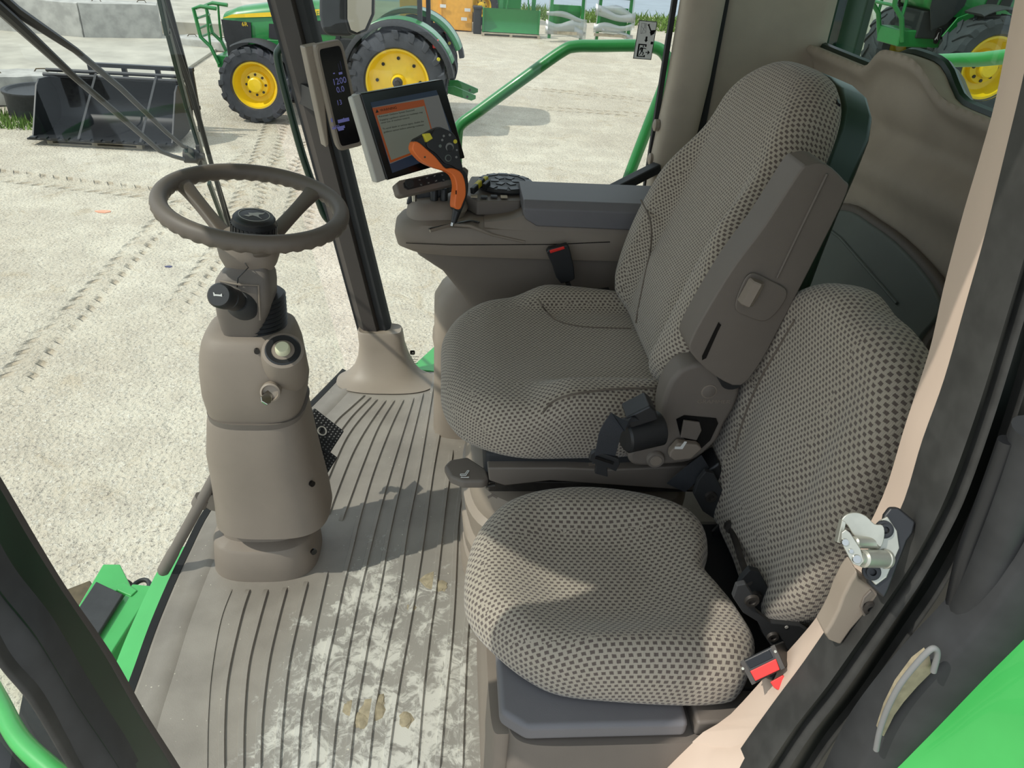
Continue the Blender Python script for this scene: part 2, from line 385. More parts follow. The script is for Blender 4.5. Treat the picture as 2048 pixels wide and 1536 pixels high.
# concrete pads
def conc_slab(name, x0, y0, x1, y1, z, h=.12):
    mb = MB(); mb.box((x0, y0, z - h), (x1, y1, z)); return mb.build(name, 'conc', bevel=0.02, kind='structure')
mb = MB(); mb.slab([(-6.0, 16.7, GZ), (-6.15, 24.6, GZ), (-14, 23.9, GZ), (-14, 15.0, GZ), (-9, 15.9, GZ)], (0, 0, .07)); mb.build('concrete_pad', 'conc', bevel=0.015, kind='structure')
mb = MB(); mb.slab([(-14.02, 15.0, GZ), (-14.02, 23.9, GZ), (-28, 22.6, GZ), (-28, 13.0, GZ)], (0, 0, .07)); mb.build('concrete_pad', 'conc', bevel=0.015, kind='structure')
mb = MB(); mb.slab([(-3.0, 24.9, GZ), (-3.6, 36, GZ), (-32, 36, GZ), (-32, 24.3, GZ)], (0, 0, .35)); mb.build('concrete_pad', 'conc', bevel=0.015, kind='structure')
def block(c, L, W, H, rz, label, seed):
    random.seed(seed); mb = MB(); ca, sa = math.cos(rz), math.sin(rz)
    nx, ny, nz = 14, 4, 6
    bm = bmesh.new(); bmesh.ops.create_cube(bm, size=1); bmesh.ops.subdivide_edges(bm, edges=bm.edges, cuts=7, use_grid_fill=True)
    bm.verts.ensure_lookup_table()
    vs = []
    for v in bm.verts:
        e = sum(abs(abs(q) - .5) < 1e-3 for q in v.co)
        q = V((v.co.x * L, v.co.y * W, (v.co.z + .5) * H)) * 1.0
        if e >= 2: q = V((q.x * (1 - .012 * random.random()), q.y * (1 - .04 * random.random()), q.z * (1 - .03 * random.random())))
        vs.append(V((c[0] + q.x * ca - q.y * sa, c[1] + q.x * sa + q.y * ca, c[2] + q.z)))
    mb.add(vs, [[v.index for v in f.verts] for f in bm.faces]); bm.free()
    o = mb.build('concrete_block', 'block', label=label, cat='concrete block', group='long concrete blocks')
    for s_ in (-.28, .3):
        q = V((c[0] + L * s_ * ca, c[1] + L * s_ * sa, c[2] + H - .02)); t = MB()
        t.tube([q + V((-.14, 0, 0)), q + V((-.08, 0, .07)), q + V((.08, 0, .08)), q + V((.13, 0, 0))], .012, 8); t.build('lifting_loop', 'rust', o)
    return o
p0, p1, p2 = at(-60, 56, z=GZ + .07), at(168, 75, z=GZ + .07), at(325, 77, z=GZ + .07)
rz = math.atan2(p2.y - p1.y, p2.x - p1.x)
def blk(a, b, H, lab, sd):
    d = (b - a); L = d.length - .03; n = V((-d.y, d.x, 0)).normalized(); c = (a + b) / 2 + n * .4
    return block((c.x, c.y, a.z), L, .8, H, math.atan2(d.y, d.x), lab, sd)
blk(p1, p2, .84, 'long grey concrete block lying nearest the green tractor', 3)
blk(p0, p1, .84, 'long grey concrete block behind the black bucket, left of the crack between blocks', 4)
blk(at(-90, 236, z=GZ + .02) + V((0, .9, 0)), at(88, 228, z=GZ + .02) + V((0, .9, 0)), .5, 'low rough concrete block at the left edge behind a black drum', 5)
blk(at(345, 92, z=GZ + .02), at(455, 104, z=GZ + .02), .22, 'low tan concrete kerb block in front of the tractor nose', 6)
# bits of litter
for (px, py, r, mt, lab) in ((208, 424, .085, 'scrap', 'small orange paint scrap lying on the gravel'), (338, 534, .035, 'lcd', 'small blue scrap lying on the gravel')):
    q = at(px, py, z=GZ); mb = MB(); mb.slab([q + V((math.cos(k) * r * (1 + .4 * (k % 2)), math.sin(k) * r * .6, .002)) for k in range(6)], (0, 0, .008))
    mb.build('litter_scrap', mt, label=lab, cat='litter')
# ---------------------------------------------------------------- pallet + bucket
def pallet(name, fr, L, W, H, label, group=None):
    root = thing(name, label, 'pallet', fr.o, group)
    for i in range(6): mb = MB(); fr_b = i / 5 * (W - .1); mb.slab([fr.p(0, fr_b, H - .02), fr.p(L, fr_b, H - .02), fr.p(L, fr_b + .1, H - .02), fr.p(0, fr_b + .1, H - .02)], fr.w * .02); mb.build('deck_board', 'wood', root)
    for i in (0, .5, 1): mb = MB(); a = i * (L - .09); mb.slab([fr.p(a, 0, .02), fr.p(a + .09, 0, .02), fr.p(a + .09, W, .02), fr.p(a, W, .02)], fr.w * (H - .04)); mb.build('stringer', 'wood', root)
    mb = MB(); mb.slab([fr.p(0, 0, 0), fr.p(L, 0, 0), fr.p(L, .1, 0), fr.p(0, .1, 0)], fr.w * .02); mb.build('bottom_board', 'wood', root)
    return root
b0, b1 = at(95, 288, z=GZ), at(285, 299, z=GZ); bu = (b1 - b0).normalized(); bn = V((-bu.y, bu.x, 0))
_h = min(at(62, 277, y=b0.y - .03).z, at(345, 291, y=b1.y - .06).z) - GZ - .012
frp = Fr(b0, bu, bn); pallet('pallet', frp, (b1 - b0).length, 1.1, _h, 'pale wooden pallet carrying the black bucket')
q0 = at(62, 277, y=b0.y - .03); q1 = at(345, 291, y=b1.y - .06); bu = (q1 - q0); BL = bu.length; bu.normalize(); bn = V((-bu.y, bu.x, 0)); fb = Fr(q0, bu, Z)   # u along, v up, w toward us
root = thing('loader_bucket', 'wide black steel loader bucket strapped on a pallet', 'bucket', q0)
prof = [(.0, .0), (.25, -.01), (.7, .02), (.98, .12), (1.08, .32), (1.04, .55), (.9, .78)]   # depth away, height
cv = [(v.x, v.y) for v in cat_rom([V((a, b, 0)) for a, b in prof], 6)]
mb = MB(); n = len(cv)
rg = lambda a: [fb.p(a, h, -d) for d, h in cv] + [fb.p(a, h - .0, -d - .03) for d, h in reversed(cv)]
mb.loft([rg(0), rg(BL)]); mb.build('shell', 'black', root)
side = [(0.0, 0.0)] + cv[6:] + [(.62, .80), (.5, .72), (.06, .06)]
for k, a in enumerate((0, BL - .03)):
    mb = MB(); mb.slab([fb.p(a, h, -d) for d, h in side], bu * .03); mb.build('side_plate', 'black', root, bevel=.006)
mb = MB(); mb.slab([fb.p(-.02, .0, .08), fb.p(BL + .02, .0, .08), fb.p(BL + .02, .0, -.18), fb.p(-.02, .0, -.18)], Z * .03)
mb.build('cutting_edge', 'black', root, bevel=.005)
for i in range(13):
    mb = MB(); a = .08 + i * (BL - .2) / 12; mb.slab([fb.p(a - .05, .03, .1), fb.p(a + .05, .03, .1), fb.p(a + .04, .03, .0), fb.p(a - .04, .03, .0)], Z * .02); mb.build('edge_tooth', 'black', root)
for z_, d in ((.82, .86), (.87, .98)):
    mb = MB(); mb.tube([fb.p(-.02, z_, -d), fb.p(BL + .02, z_, -d)], .03, 10); mb.build('top_tube', 'black', root)
for a in (.78, 1.75):
    mb = MB(); mb.bar(fb.p(a, .02, .09), fb.p(a + .06, .88, -.86), .035, .006, upv=Y); mb.build('tie_strap', 'rubber', root)
mb = MB(); mb.box(tuple(fb.p(BL + .1, 0, -1.6) + V((0, 0, -.14))), tuple(fb.p(BL + .16, .85, -.3))); 
root = thing('attachment_frame', 'dark steel attachment frame standing behind the black bucket', 'frame', fb.p(BL * .6, -.14, -1.5))
for a in (.25, .5, .75, 1.0):
    mb = MB(); mb.bar(fb.p(BL * a, -.14, -1.35), fb.p(BL * a, .95, -1.3), .07, .07, upv=X); mb.build('upright', 'black', root)
mb = MB(); mb.bar(fb.p(BL * .25, .93, -1.3), fb.p(BL * 1.02, .93, -1.3), .09, .06); mb.build('top_rail', 'black', root)
mb = MB(); mb.bar(fb.p(BL * .25, .3, -1.33), fb.p(BL * 1.02, .3, -1.33), .09, .06); mb.build('lower_rail', 'black', root)
# black half drum at the left
c = at(62, 236, z=GZ + .02)
mb = MB(); mb.lathe(c + V((.1, .35, 0)), Z, [(.55, 0), (.57, .03), (.57, .36), (.6, .4), (.6, .44), (.54, .44), (.5, .40), (.05, .38)], 40)
mb.build('black_drum', 'rubber', label='low round black drum with a rolled rim beside the bucket', cat='drum')

# ---------------------------------------------------------------- tractor
def tyre(parent_fn, c, R, wd, rimR, ax, nl, front):
    """one wheel: returns nothing, parts are children of a wheel empty-less root mesh"""
    ax = V(ax)
    mb = MB(); h = wd / 2
    mb.lathe(c, ax, [(rimR, -h * .8), (rimR + .03, -h * .95), (R * .86, -h * 1.02), (R * .945, -h * .85), (R * .965, 0), (R * .945, h * .85), (R * .86, h * 1.02), (rimR + .03, h * .95), (rimR, h * .8)], 72, cap=False)
    t = mb.build('wheel', 'tyre', parent_fn)
    # lugs
    mb = MB(); u = ax.orthogonal().normalized(); b = ax.cross(u)
    for i in range(nl):
        for s in (-1, 1):
            th = 2 * math.pi * (i + (.5 if s > 0 else 0)) / nl
            ps = []
            for (hh, dt, r0, r1) in ((0.02, .0, R * .95, R), (h * .55, .32 * .5, R * .95, R), (h * .98, .55 * .5, R * .9, R * .985), (h * 1.04, .62 * .5, R * .82, R * .90)):
                hw = .028 + .022 * hh / h; dth = dt * (6.0 / nl) * 2.6
                ring = []
                for r_ in (r0, r1):
                    for sg in (-1, 1):
                        a = th + dth + sg * hw / R; ring.append(c + ax * (s * hh) + (u * math.cos(a) + b * math.sin(a)) * r_)
                ps.append([ring[0], ring[1], ring[3], ring[2]])
            mb.loft(ps)
    mb.build('tread_lugs', 'tyre', t, bevel=.008, seg=2)
    mb = MB(); o_ = -h  # outer side toward -ax
    if front:
        pr = [(rimR + .015, -h * .93), (rimR + .02, -h * .8), (rimR - .03, -h * .8), (rimR - .07, -h * .2), (rimR - .1, -h * .05), (.23, -h * .02), (.21, -h * .35), (.14, -h * .45), (.13, -h * .8), (.11, -h * .88), (.0, -h * .9)]
    else:
        pr = [(rimR + .015, -h * .93), (rimR + .02, -h * .8), (rimR - .03, -h * .8), (rimR - .06, -h * .25), (rimR - .1, -h * .12), (.34, -h * .1), (.22, -h * .32), (.14, -h * .34), (.1, -h * .6), (.0, -h * .62)]
    mb.lathe(c, ax, pr, 56, cap=False); rim = mb.build('rim', 'yellow', t)
    for i in range(8):
        a = 2 * math.pi * i / 8; rr = .175 if front else .39
        q = c + (u * math.cos(a) + b * math.sin(a)) * rr; hh = -h * (.40 if front else .13)
        mb = MB(); mb.lathe(q + ax * hh, -ax, [(.022 if front else .03, -.01), (.022 if front else .03, .015), (.0, .016)], 10); mb.build('wheel_bolt' if front else 'rim_hole', 'steel_d' if front else 'scrblk', rim)
    if not front:
        mb = MB(); mb.lathe(c + ax * (-h * .6), -ax, [(.09, 0), (.09, .05), (.05, .07), (.05, .11), (0, .11)], 16); mb.build('hub', 'steel_d', rim)
    return t
def make_tractor(label):
    """origin on the ground under the near rear wheel, nose toward -X, near side at y=0"""
    root = thing('green_tractor', label, 'tractor', (0, 0, 0))
    WB = 2.61; cy = .95
    def P_(name, mb, mat, bevel=0, parent=root, **k): return mb.build(name, mat, parent, bevel=bevel, **k)
    tyre(root, V((0, .0, .89)), .89, .54, .57, Y, 18, False)
    tyre(root, V((0, 1.9, .89)), .89, .54, .57, -Y, 18, False)
    tyre(root, V((-WB, .06, .66)), .66, .44, .405, Y, 17, True)
    tyre(root, V((-WB, 1.84, .66)), .66, .44, .405, -Y, 17, True)
    # hood: side profile lofted across y
    def hood_ring(x, zt, zb, hw): return [V((x, cy + yy * hw, zb + (zt - zb) * k)) for yy, k in ((-1, 0), (-1.02, .4), (-1, .78), (-.84, .93), (-.5, 1), (.5, 1), (.84, .93), (1, .78), (1.02, .4), (1, 0))]
    mb = MB(); mb.loft([hood_ring(-3.36, 1.62, 1.42, .28), hood_ring(-3.3, 1.74, 1.3, .33), hood_ring(-3.05, 1.84, 1.2, .36), hood_ring(-2.4, 1.95, 1.2, .37), hood_ring(-1.7, 2.03, 1.2, .38), hood_ring(-1.2, 2.06, 1.2, .38)]); P_('hood', mb, 'green', angle=60)
    for s in (-1, 1):
        yy = cy + s * .385
        mb = MB(); mb.slab([(-3.3, yy, 1.66), (-1.25, yy, 1.84), (-1.25, yy, 1.95), (-3.12, yy, 1.73)], (0, s * .012, 0)); st = P_('hood_stripe', mb, 'yellow')
        if s < 0:
            fr = Fr((-2.0, yy - .012, 1.80), (1, 0, .085), (0, 0, 1)); text('JOHN DEERE', fr, .02, -.03, .115, 'green', st, w=.004)
            fr = Fr((-2.95, yy - .012, 1.55), (1, 0, .05), (0, 0, 1)); text('6R', fr, .0, -.0, .1, 'yellow', st, w=.004)
        mb = MB(); mb.slab([(-3.32, yy + s * .002, 1.64), (-2.78, yy + s * .002, 1.62), (-2.8, yy + s * .002, 1.35), (-2.98, yy + s * .002, 1.12), (-3.18, yy + s * .002, 1.02), (-3.3, yy + s * .002, 1.3)], (0, s * .012, 0)); P_('grille_screen', mb, 'blackm')
        for (a0, a1) in ((-2.48, -2.32), (-2.26, -2.1)):
            mb = MB(); mb.slab([(a0, yy, 1.38), (a1, yy, 1.36), (a1 + .03, yy, 1.62), (a0 + .03, yy, 1.62)], (0, s * .01, 0)); P_('side_vent', mb, 'blackm')
        mb = MB(); mb.slab([(-1.75, yy, 1.5), (-1.25, yy, 1.5), (-1.25, yy, 1.76), (-1.75, yy, 1.70)], (0, s * .01, 0)); P_('side_vent', mb, 'blackm')
        mb = MB(); mb.lathe((-3.3, cy + s * .27, 1.52), (-.9, s * .35, .1), [(.0, -.05), (.1, -.04), (.1, .02), (.08, .05), (0, .06)], 20); P_('headlight', mb, 'silver')
        # side panel below the hood, sweeping up over the front wheel
        mb = MB(); mb.slab([(-3.0, yy, .95), (-2.85, yy, 1.2), (-2.5, yy, 1.35), (-1.1, yy, 1.4), (-1.1, yy, 1.0), (-1.9, yy, .9), (-2.4, yy, .85)], (0, s * .03, 0)); P_('side_panel', mb, 'green', .01)
    mb = MB(); mb.box((-3.32, cy - .3, .9), (-1.0, cy + .3, 1.25)); P_('engine_block', mb, 'blackm', .02)
    mb = MB(); mb.box((-3.55, cy - .28, .78), (-2.9, cy + .28, 1.0)); P_('front_support', mb, 'green', .02)
    mb = MB(); mb.tube([(-WB, .2, .66), (-WB, 1.7, .66)], .11, 14); P_('front_axle', mb, 'dgreen')
    mb = MB(); mb.tube([(0, .2, .89), (0, 1.7, .89)], .16, 14); P_('rear_axle', mb, 'dgreen')
    mb = MB(); mb.box((-1.2, cy - .3, .55), (.45, cy + .3, 1.3)); P_('gearbox', mb, 'dgreen', .03)
    # nose guard
    for s in (-1, 1):
        mb = MB(); yy = cy + s * .3
        mb.tube([(-3.5, yy, .85), (-3.62, yy, 1.15), (-3.78, yy, 1.3), (-3.84, yy, 1.78), (-3.7, yy, 1.82), (-3.42, yy, 1.80)], .035, 8); P_('guard_upright', mb, 'green')
        mb = MB(); mb.tube([(-3.62, yy, 1.12), (-3.62, yy, 1.45), (-3.6, yy, 1.78)], .022, 8); P_('guard_upright', mb, 'green')
    for z_ in (1.3, 1.45, 1.62, 1.78):
        mb = MB(); mb.tube([(-3.79, cy - .3, z_), (-3.79, cy + .3, z_)], .022, 8); P_('guard_bar', mb, 'green')
    # fenders
    def fender(cx, yc, R, a0, a1, wd, th, mat, z0):
        mb = MB(); rg = []
        for i in range(25):
            a = math.radians(a0 + (a1 - a0) * i / 24); u = V((math.cos(a), 0, math.sin(a))); c = V((cx, yc, z0))
            rg.append([c + u * R - Y * wd / 2, c + u * (R + th * .3) - Y * wd / 2, c + u * (R + th) - Y * wd * .38, c + u * (R + th) + Y * wd / 2, c + u * R + Y * wd / 2])
        mb.loft(rg); return mb
    for s, yc in ((0, -.02), (1, 1.92)):
        P_('rear_fender_lip', fender(0, yc + (-.14 if not s else .14), .93, 8, 165, .22, .09, 'rubber', .9), 'rubber')
        P_('rear_fender', fender(0, yc + (.14 if not s else -.14), .94, 20, 150, .46, .09, 'green', .9), 'green')
        f2 = P_('front_fender', fender(-WB, .06 if not s else 1.84, .72, 20, 120, .40, .03, 'rubber', .66), 'rubber')
        mb = MB(); mb.box((.62, yc - .15, 1.5), (.72, yc + .1, 1.64)); P_('tail_light', mb, 'red', .015)
        mb = MB(); mb.lathe((.74, yc - .28, 1.35), (.5, -.8, 0), [(0, 0), (.03, 0), (.03, .02), (0, .02)], 12); P_('reflector', mb, 'yel_btn')
    # cab
    for x in (-1.15, .35):
        for yy in (cy - .62, cy + .62):
            mb = MB(); mb.bar((x, yy, 1.35), (x * .92, yy, 2.72), .08, .08, upv=X); P_('cab_pillar', mb, 'blackm')
    mb = MB(); mb.box((-1.2, cy - .66, 1.1), (.42, cy + .66, 1.5)); P_('cab_base', mb, 'blackm', .03)
    mb = MB(); mb.loft([sup((-.4, cy, z_), X, Y, rx, ry, 4, 32) for z_, rx, ry in ((2.68, .85, .72), (2.72, .98, .84), (2.84, .98, .84), (2.9, .85, .72))]); P_('cab_roof', mb, 'green')
    mb = MB(); mb.slab([(-1.1, cy - .63, 1.5), (.33, cy - .63, 1.5), (.3, cy - .63, 2.68), (-1.03, cy - .63, 2.68)], (0, .01, 0)); P_('cab_glass', mb, 'glass_r')
    mb = MB(); mb.box((-1.0, cy - .95, .55), (-.95 + .3, cy - .45, 1.1)); P_('fuel_tank', mb, 'blackm', .04)
    for s in (-1, 1):
        mb = MB(); yy = cy + s * .32
        mb.slab([(.75, yy, .62), (1.28, yy, .5), (1.36, yy, .54), (1.36, yy, .6), (1.28, yy, .63), (.95, yy, .74), (.75, yy, .72)], (0, .03, 0)); a = P_('lift_arm', mb, 'green', .006)
        mb = MB(); mb.tube([(1.2, yy - .03, .57), (1.2, yy + .06, .57)], .02, 8); mb.build('arm_pin', 'steel_d', a)
    mb = MB(); mb.box((.4, cy - .25, .6), (.8, cy + .25, 1.1)); P_('hitch_frame', mb, 'dgreen', .02)
    return root
tr = make_tractor('green tractor with yellow wheels seen through the front glass')
def place_tractor(t, qr, qf):
    d = qf - qr; t.location = qr; t.rotation_euler.z = math.atan2(-d.y, -d.x); t.scale = (1, 1, 1); ORG[t.name] = V(qr)
place_tractor(tr, at(800, 262, z=GZ), at(520, 243, z=GZ))
# raised yard and copied tractor, added in place of the rear window's reflection
c2 = EYE + ray(1962, 132) * 10.6
PZ = c2.z - .66
t2 = copy_tree(tr); t2['label'] = 'copied green tractor standing in for the reflection in the tinted rear window'
t2.rotation_euler.z = math.radians(4)
a = t2.rotation_euler.z; t2.location = (c2.x - (-2.61 * math.cos(a) - .06 * math.sin(a)), c2.y - (-2.61 * math.sin(a) + .06 * math.cos(a)), PZ)
for o in (tr, t2): o['group'] = 'green tractors'
mb = MB(); mb.slab([(4.6, 7.6, GZ), (30, 7.6, GZ), (50, 60, GZ), (29.5, 60, GZ)], (0, 0, PZ - GZ)); mb.build('reflection_yard', 'conc', bevel=.02, kind='structure')
e0, e1 = at(1815, 118, z=PZ), at(1932, 62, z=PZ)
d = (e1 - e0); mb = MB(); mb.slab([e0 - d * .6, e1 + d * .1, e1 + d * .1 + V((9, -3, 0)), e0 - d * .6 + V((9, -9, 0))], (0, 0, .02)); mb.build('reflection_apron', 'yard', kind='structure')  # gravel surface added as part of the stand-in for the reflected scene
mb = MB(); mb.bar(e0 - d * .6 + Z * .02, e1 + d * .1 + Z * .02, .12, .05); mb.build('reflection_joint_strip', 'blackm', label='dark joint strip added on the raised concrete for the rear window reflection', cat='strip')
g0, g1 = at(1735, -35, z=PZ), at(1878, 18, z=PZ)
blk(g0, g1, .62, 'pale concrete block standing in for one reflected in the rear window', 9)
# dark green machine side seen at the left of the rear window
q = at(1718, 60, x=1.75); mb = MB(); mb.box((1.75, q.y, -.6), (1.79, q.y + 1.6, 2.2)); root = mb.build('grain_tank_side', 'dgreen', bevel=.01, label='dark green machine side panel just outside the rear window', cat='machine panel')
mb = MB(); mb.box((1.70, q.y + .18, -.6), (1.75, q.y + .26, 2.2)); mb.build('panel_rib', 'dgreen', root, bevel=.005)
mb = MB(); mb.tube([at(1875, 121, x=2.2), at(1960, 119, x=2.15), at(2060, 108, x=2.1)], .028, 16); mb.build('reflection_rail', 'lgreen', label='green pipe rail standing in for one reflected in the rear window', cat='rail')  # rail added for the green bar reflected in the rear glass

# ---------------------------------------------------------------- far attachments
def P3(px, py, y): return at(px, py, y=y)
# amber bin / spreader
yb = 28.8; a, b_ = P3(800, 55, yb), P3(944, 62, yb)
root = thing('amber_hopper', 'amber orange steel hopper standing behind the tractor', 'hopper', V((a.x, yb, GZ)))
mb = MB(); mb.slab([(a.x, yb, GZ + .1), (b_.x, yb, GZ + .02), (b_.x + .02, yb, GZ + 1.9), (a.x, yb, GZ + 1.9)], (0, 1.6, 0)); mb.build('hopper_body', 'amber', root, bevel=.03)
for x in (a.x + .9, a.x + 1.35): mb = MB(); mb.box((x, yb - .05, GZ + .05), (x + .05, yb, GZ + 1.9)); mb.build('seam_rib', 'amber', root)
for (px, py) in ((886, 12), (928, 38), (935, 20)):
    q = P3(px, py, yb - .05); mb = MB(); mb.box((q.x - .1, yb - .06, q.z - .05), (q.x + .1, yb - .045, q.z + .05)); mb.build('decal', 'white', root)
q = P3(947, 30, 28.6); mb = MB(); mb.box((q.x, 28.4, GZ), (q.x + .27, 28.8, GZ + .8)); r_ = mb.build('grey_bin', 'rubber', bevel=.03, label='small dark grey plastic bin beside the amber hopper', cat='bin')
mb = MB(); mb.box((q.x - .02, 28.38, GZ + .76), (q.x + .29, 28.82, GZ + .84)); mb.build('lid', 'rubber', r_, bevel=.02)
# wheel of another machine behind
c = P3(962, 22, 31.0); root = thing('parked_machine', 'green machine with a yellow wheel parked behind the dark grey bin', 'machine', V((c.x, c.y, GZ)))
tyre(root, V((c.x, c.y, GZ + .62)), .62, .4, .36, Y, 16, True)
mb = MB(); mb.box((c.x - .3, c.y + .5, GZ + .5), (c.x + 1.5, c.y + 1.6, GZ + 2.2)); mb.build('machine_body', 'green', root, bevel=.05)
# green blade attachment
q0, q1 = P3(964, 72, 28.2), P3(1077, 78, 28.2); 
root = thing('dozer_attachment', 'wide green dozer blade attachment lying on a pallet', 'blade', V((q0.x, 28.2, GZ)))
x0, x1 = q0.x, q1.x
mb = MB(); pr = [(0, .12), (.12, .11), (.22, .25), (.25, .5), (.15, .8), (.05, .84), (.12, .5), (.1, .25)]
mb.slab([(x0, 28.2 + d, GZ + h) for d, h in pr], (x1 - x0, 0, 0)); mb.build('blade_shell', 'green', root)
for x in (x0, x1 - .04): mb = MB(); mb.slab([(x, 28.15, GZ + .1), (x, 28.5, GZ + .1), (x, 28.5, GZ + .6), (x, 28.3, GZ + .86), (x, 28.15, GZ + .84)], (.04, 0, 0)); mb.build('end_plate', 'green', root)
for x in (x0 + .62, x0 + 1.72):
    mb = MB(); mb.bar((x, 28.6, GZ + .2), (x, 28.7, GZ + 2.1), .13, .13, upv=X); mb.build('mast', 'green', root)
mb = MB(); mb.tube([(x0 + .8, 28.5, GZ + .8), (x0 + .85, 28.5, GZ + 1.25), (x0 + 1.5, 28.5, GZ + 1.25), (x0 + 1.55, 28.5, GZ + .8)], .03, 8); mb.build('guard_hoop', 'green', root)
frp = Fr((x0 - .02, 28.0, GZ), X, Y); pallet('pallet', frp, x1 - x0 + .05, 1.0, .1, 'wooden pallet under the green dozer blade')
# two wrapped loader masts
for k, (pa, pb, lab) in enumerate(((1094, 1163, 'green loader frame wrapped in clear film, nearer the dozer blade'), (1189, 1257, 'green loader frame wrapped in clear film, right beside the grass'))):
    q0, q1 = P3(pa, 84, 27.6), P3(pb, 87, 27.6); x0, x1 = q0.x, q1.x; z0 = GZ + .1
    root = thing('wrapped_loader_frame', lab, 'loader frame', V(((x0 + x1) / 2, 27.6, GZ)), 'green loader frames wrapped in film')
    for x in (x0 + .05, x1 - .05):
        mb = MB(); mb.bar((x, 27.6, z0), (x + (.04 if x < x1 - .5 else -.02), 27.7, z0 + 2.1), .08, .1, upv=X); mb.build('mast', 'green', root)
    mb = MB(); mb.slab([(x0 + .1, 27.75, z0 + .25), (x1 - .1, 27.75, z0 + .25), (x1 - .1, 27.8, z0 + 1.0), (x0 + .1, 27.8, z0 + 1.0)], (0, .08, 0)); mb.build('carrier_plate', 'green', root, bevel=.01)
    mb = MB(); mb.slab([(x0 + .3, 27.75, z0 + 1.25), (x1 - .05, 27.75, z0 + 1.25), (x1 - .05, 27.8, z0 + 2.1), (x0 + .3, 27.8, z0 + 2.1)], (0, .06, 0)); mb.build('upper_plate', 'green', root, bevel=.01)
    for z_ in (1.42, .15): mb = MB(); mb.box((x0 - .05, 27.5, z0 + z_), (x1 + .05, 27.6, z0 + z_ + .09)); mb.build('timber_batten', 'wood', root)
    random.seed(20 + k); 
    for i in range(7):
        za = random.uniform(.0, 1.6); zb = max(.02, za + random.uniform(-.35, .35))
        mb = MB(); w_ = random.uniform(.08, .3); yy = 27.46 + .012 * i
        pts = [V((x0 - .1 + (x1 - x0 + .2) * t / 8, yy + .02 * math.sin(t * .9 + i), z0 + za + (zb - za) * t / 8 + .02 * math.sin(t * .9 + i))) for t in range(9)]
        mb.add([p for p in pts] + [p + Z * (w_ * (1 + .25 * math.sin(j * .8 + i))) for j, p in enumerate(pts)], [(j, j + 1, j + 10, j + 9) for j in range(8)])
        mb.build('film_wrap', 'film', root, solid=.01)
    for x in (x0 - .02, x1 + .0):
        mb = MB(); mb.bar((x, 27.5, z0), (x, 27.52, z0 + 1.6), .07, .02, upv=X); mb.build('film_wrap', 'film', root)
# ================================================================ CAB SHELL
def floor_mat():
    m, nt, b = newmat('ribbed_floor_rubber'); p = pos(nt)
    s = N(nt, 'ShaderNodeSeparateXYZ'); nt.links.new(p, s.inputs[0]); x, y = s.outputs[0], s.outputs[1]
    c = mixc(nt, ramp(nt, noise(nt, 6, 5, vec=p), 0.3, 0.7), lin((124, 117, 108)), lin((142, 135, 125)))
    # trodden dust: heaviest in front of the passenger seat, thin towards the glass and the right corner
    cx = mth(nt, 'SUBTRACT', x, -0.13); cy = mth(nt, 'SUBTRACT', y, 0.95)
    r = mth(nt, 'SQRT', mth(nt, 'ADD', mth(nt, 'MULTIPLY', mth(nt, 'MULTIPLY', cx, cx), 9.0), mth(nt, 'MULTIPLY', mth(nt, 'MULTIPLY', cy, cy), 1.6)))
    reg = ramp(nt, r, 1.0, 0.2)
    wv = noise(nt, 30, 8, 0.75, vec=p, dist=0.9); w2 = noise(nt, 7, 4, 0.6, vec=p, dist=0.8)
    th = mth(nt, 'ADD', mth(nt, 'MULTIPLY', wv, 0.65), mth(nt, 'MULTIPLY', w2, 0.55))
    k = ramp(nt, mth(nt, 'ADD', th, mth(nt, 'MULTIPLY', reg, 0.17)), 0.69, 0.80)
    k = mth(nt, 'MULTIPLY', k, ramp(nt, reg, 0.02, 0.3))
    gl = mth(nt, 'MULTIPLY', ramp(nt, noise(nt, 5, 5, vec=p), 0.35, 0.7), 0.3)
    c = mixc(nt, mth(nt, 'MULTIPLY', ramp(nt, reg, 0.0, 0.6), 0.4), c, lin((146, 145, 138)))
    c = mixc(nt, mth(nt, 'MULTIPLY', k, 0.72), c, lin((206, 203, 192)))
    spk = ramp(nt, noise(nt, 120, 1, 0.5, vec=p), 0.76, 0.80)
    c = mixc(nt, spk, c, lin((196, 190, 172)))
    nt.links.new(c, b.inputs['Base Color']); nt.links.new(mth(nt, 'ADD', mth(nt, 'MULTIPLY', k, 0.3), 0.5), b.inputs['Roughness'])
    bump(nt, b, mth(nt, 'ADD', mth(nt, 'MULTIPLY', k, 0.8), mth(nt, 'MULTIPLY', noise(nt, 300, 2, vec=p), 0.3)), 0.4, 0.0025)
    return m
M['floor'] = floor_mat()
EDGE = [(-.345, 2.42), (-.43, 2.19), (-.53, 1.95), (-.62, 1.70), (-.640, 1.49), (-.645, 1.30), (-.640, 1.154), (-.628, .954), (-.58, .78), (-.46, .66), (-.3, .60)]
edge = cat_rom([V((a, b, 0)) for a, b in EDGE], 6)
mb = MB()
inner = [p + V((.05, 0, 0)) if i < len(edge) - 8 else p + V((.02, .04, 0)) for i, p in enumerate(edge)]
mb.slab(edge + [V((1.1, .60, 0)), V((1.1, 2.42, 0))], (0, 0, -.03))
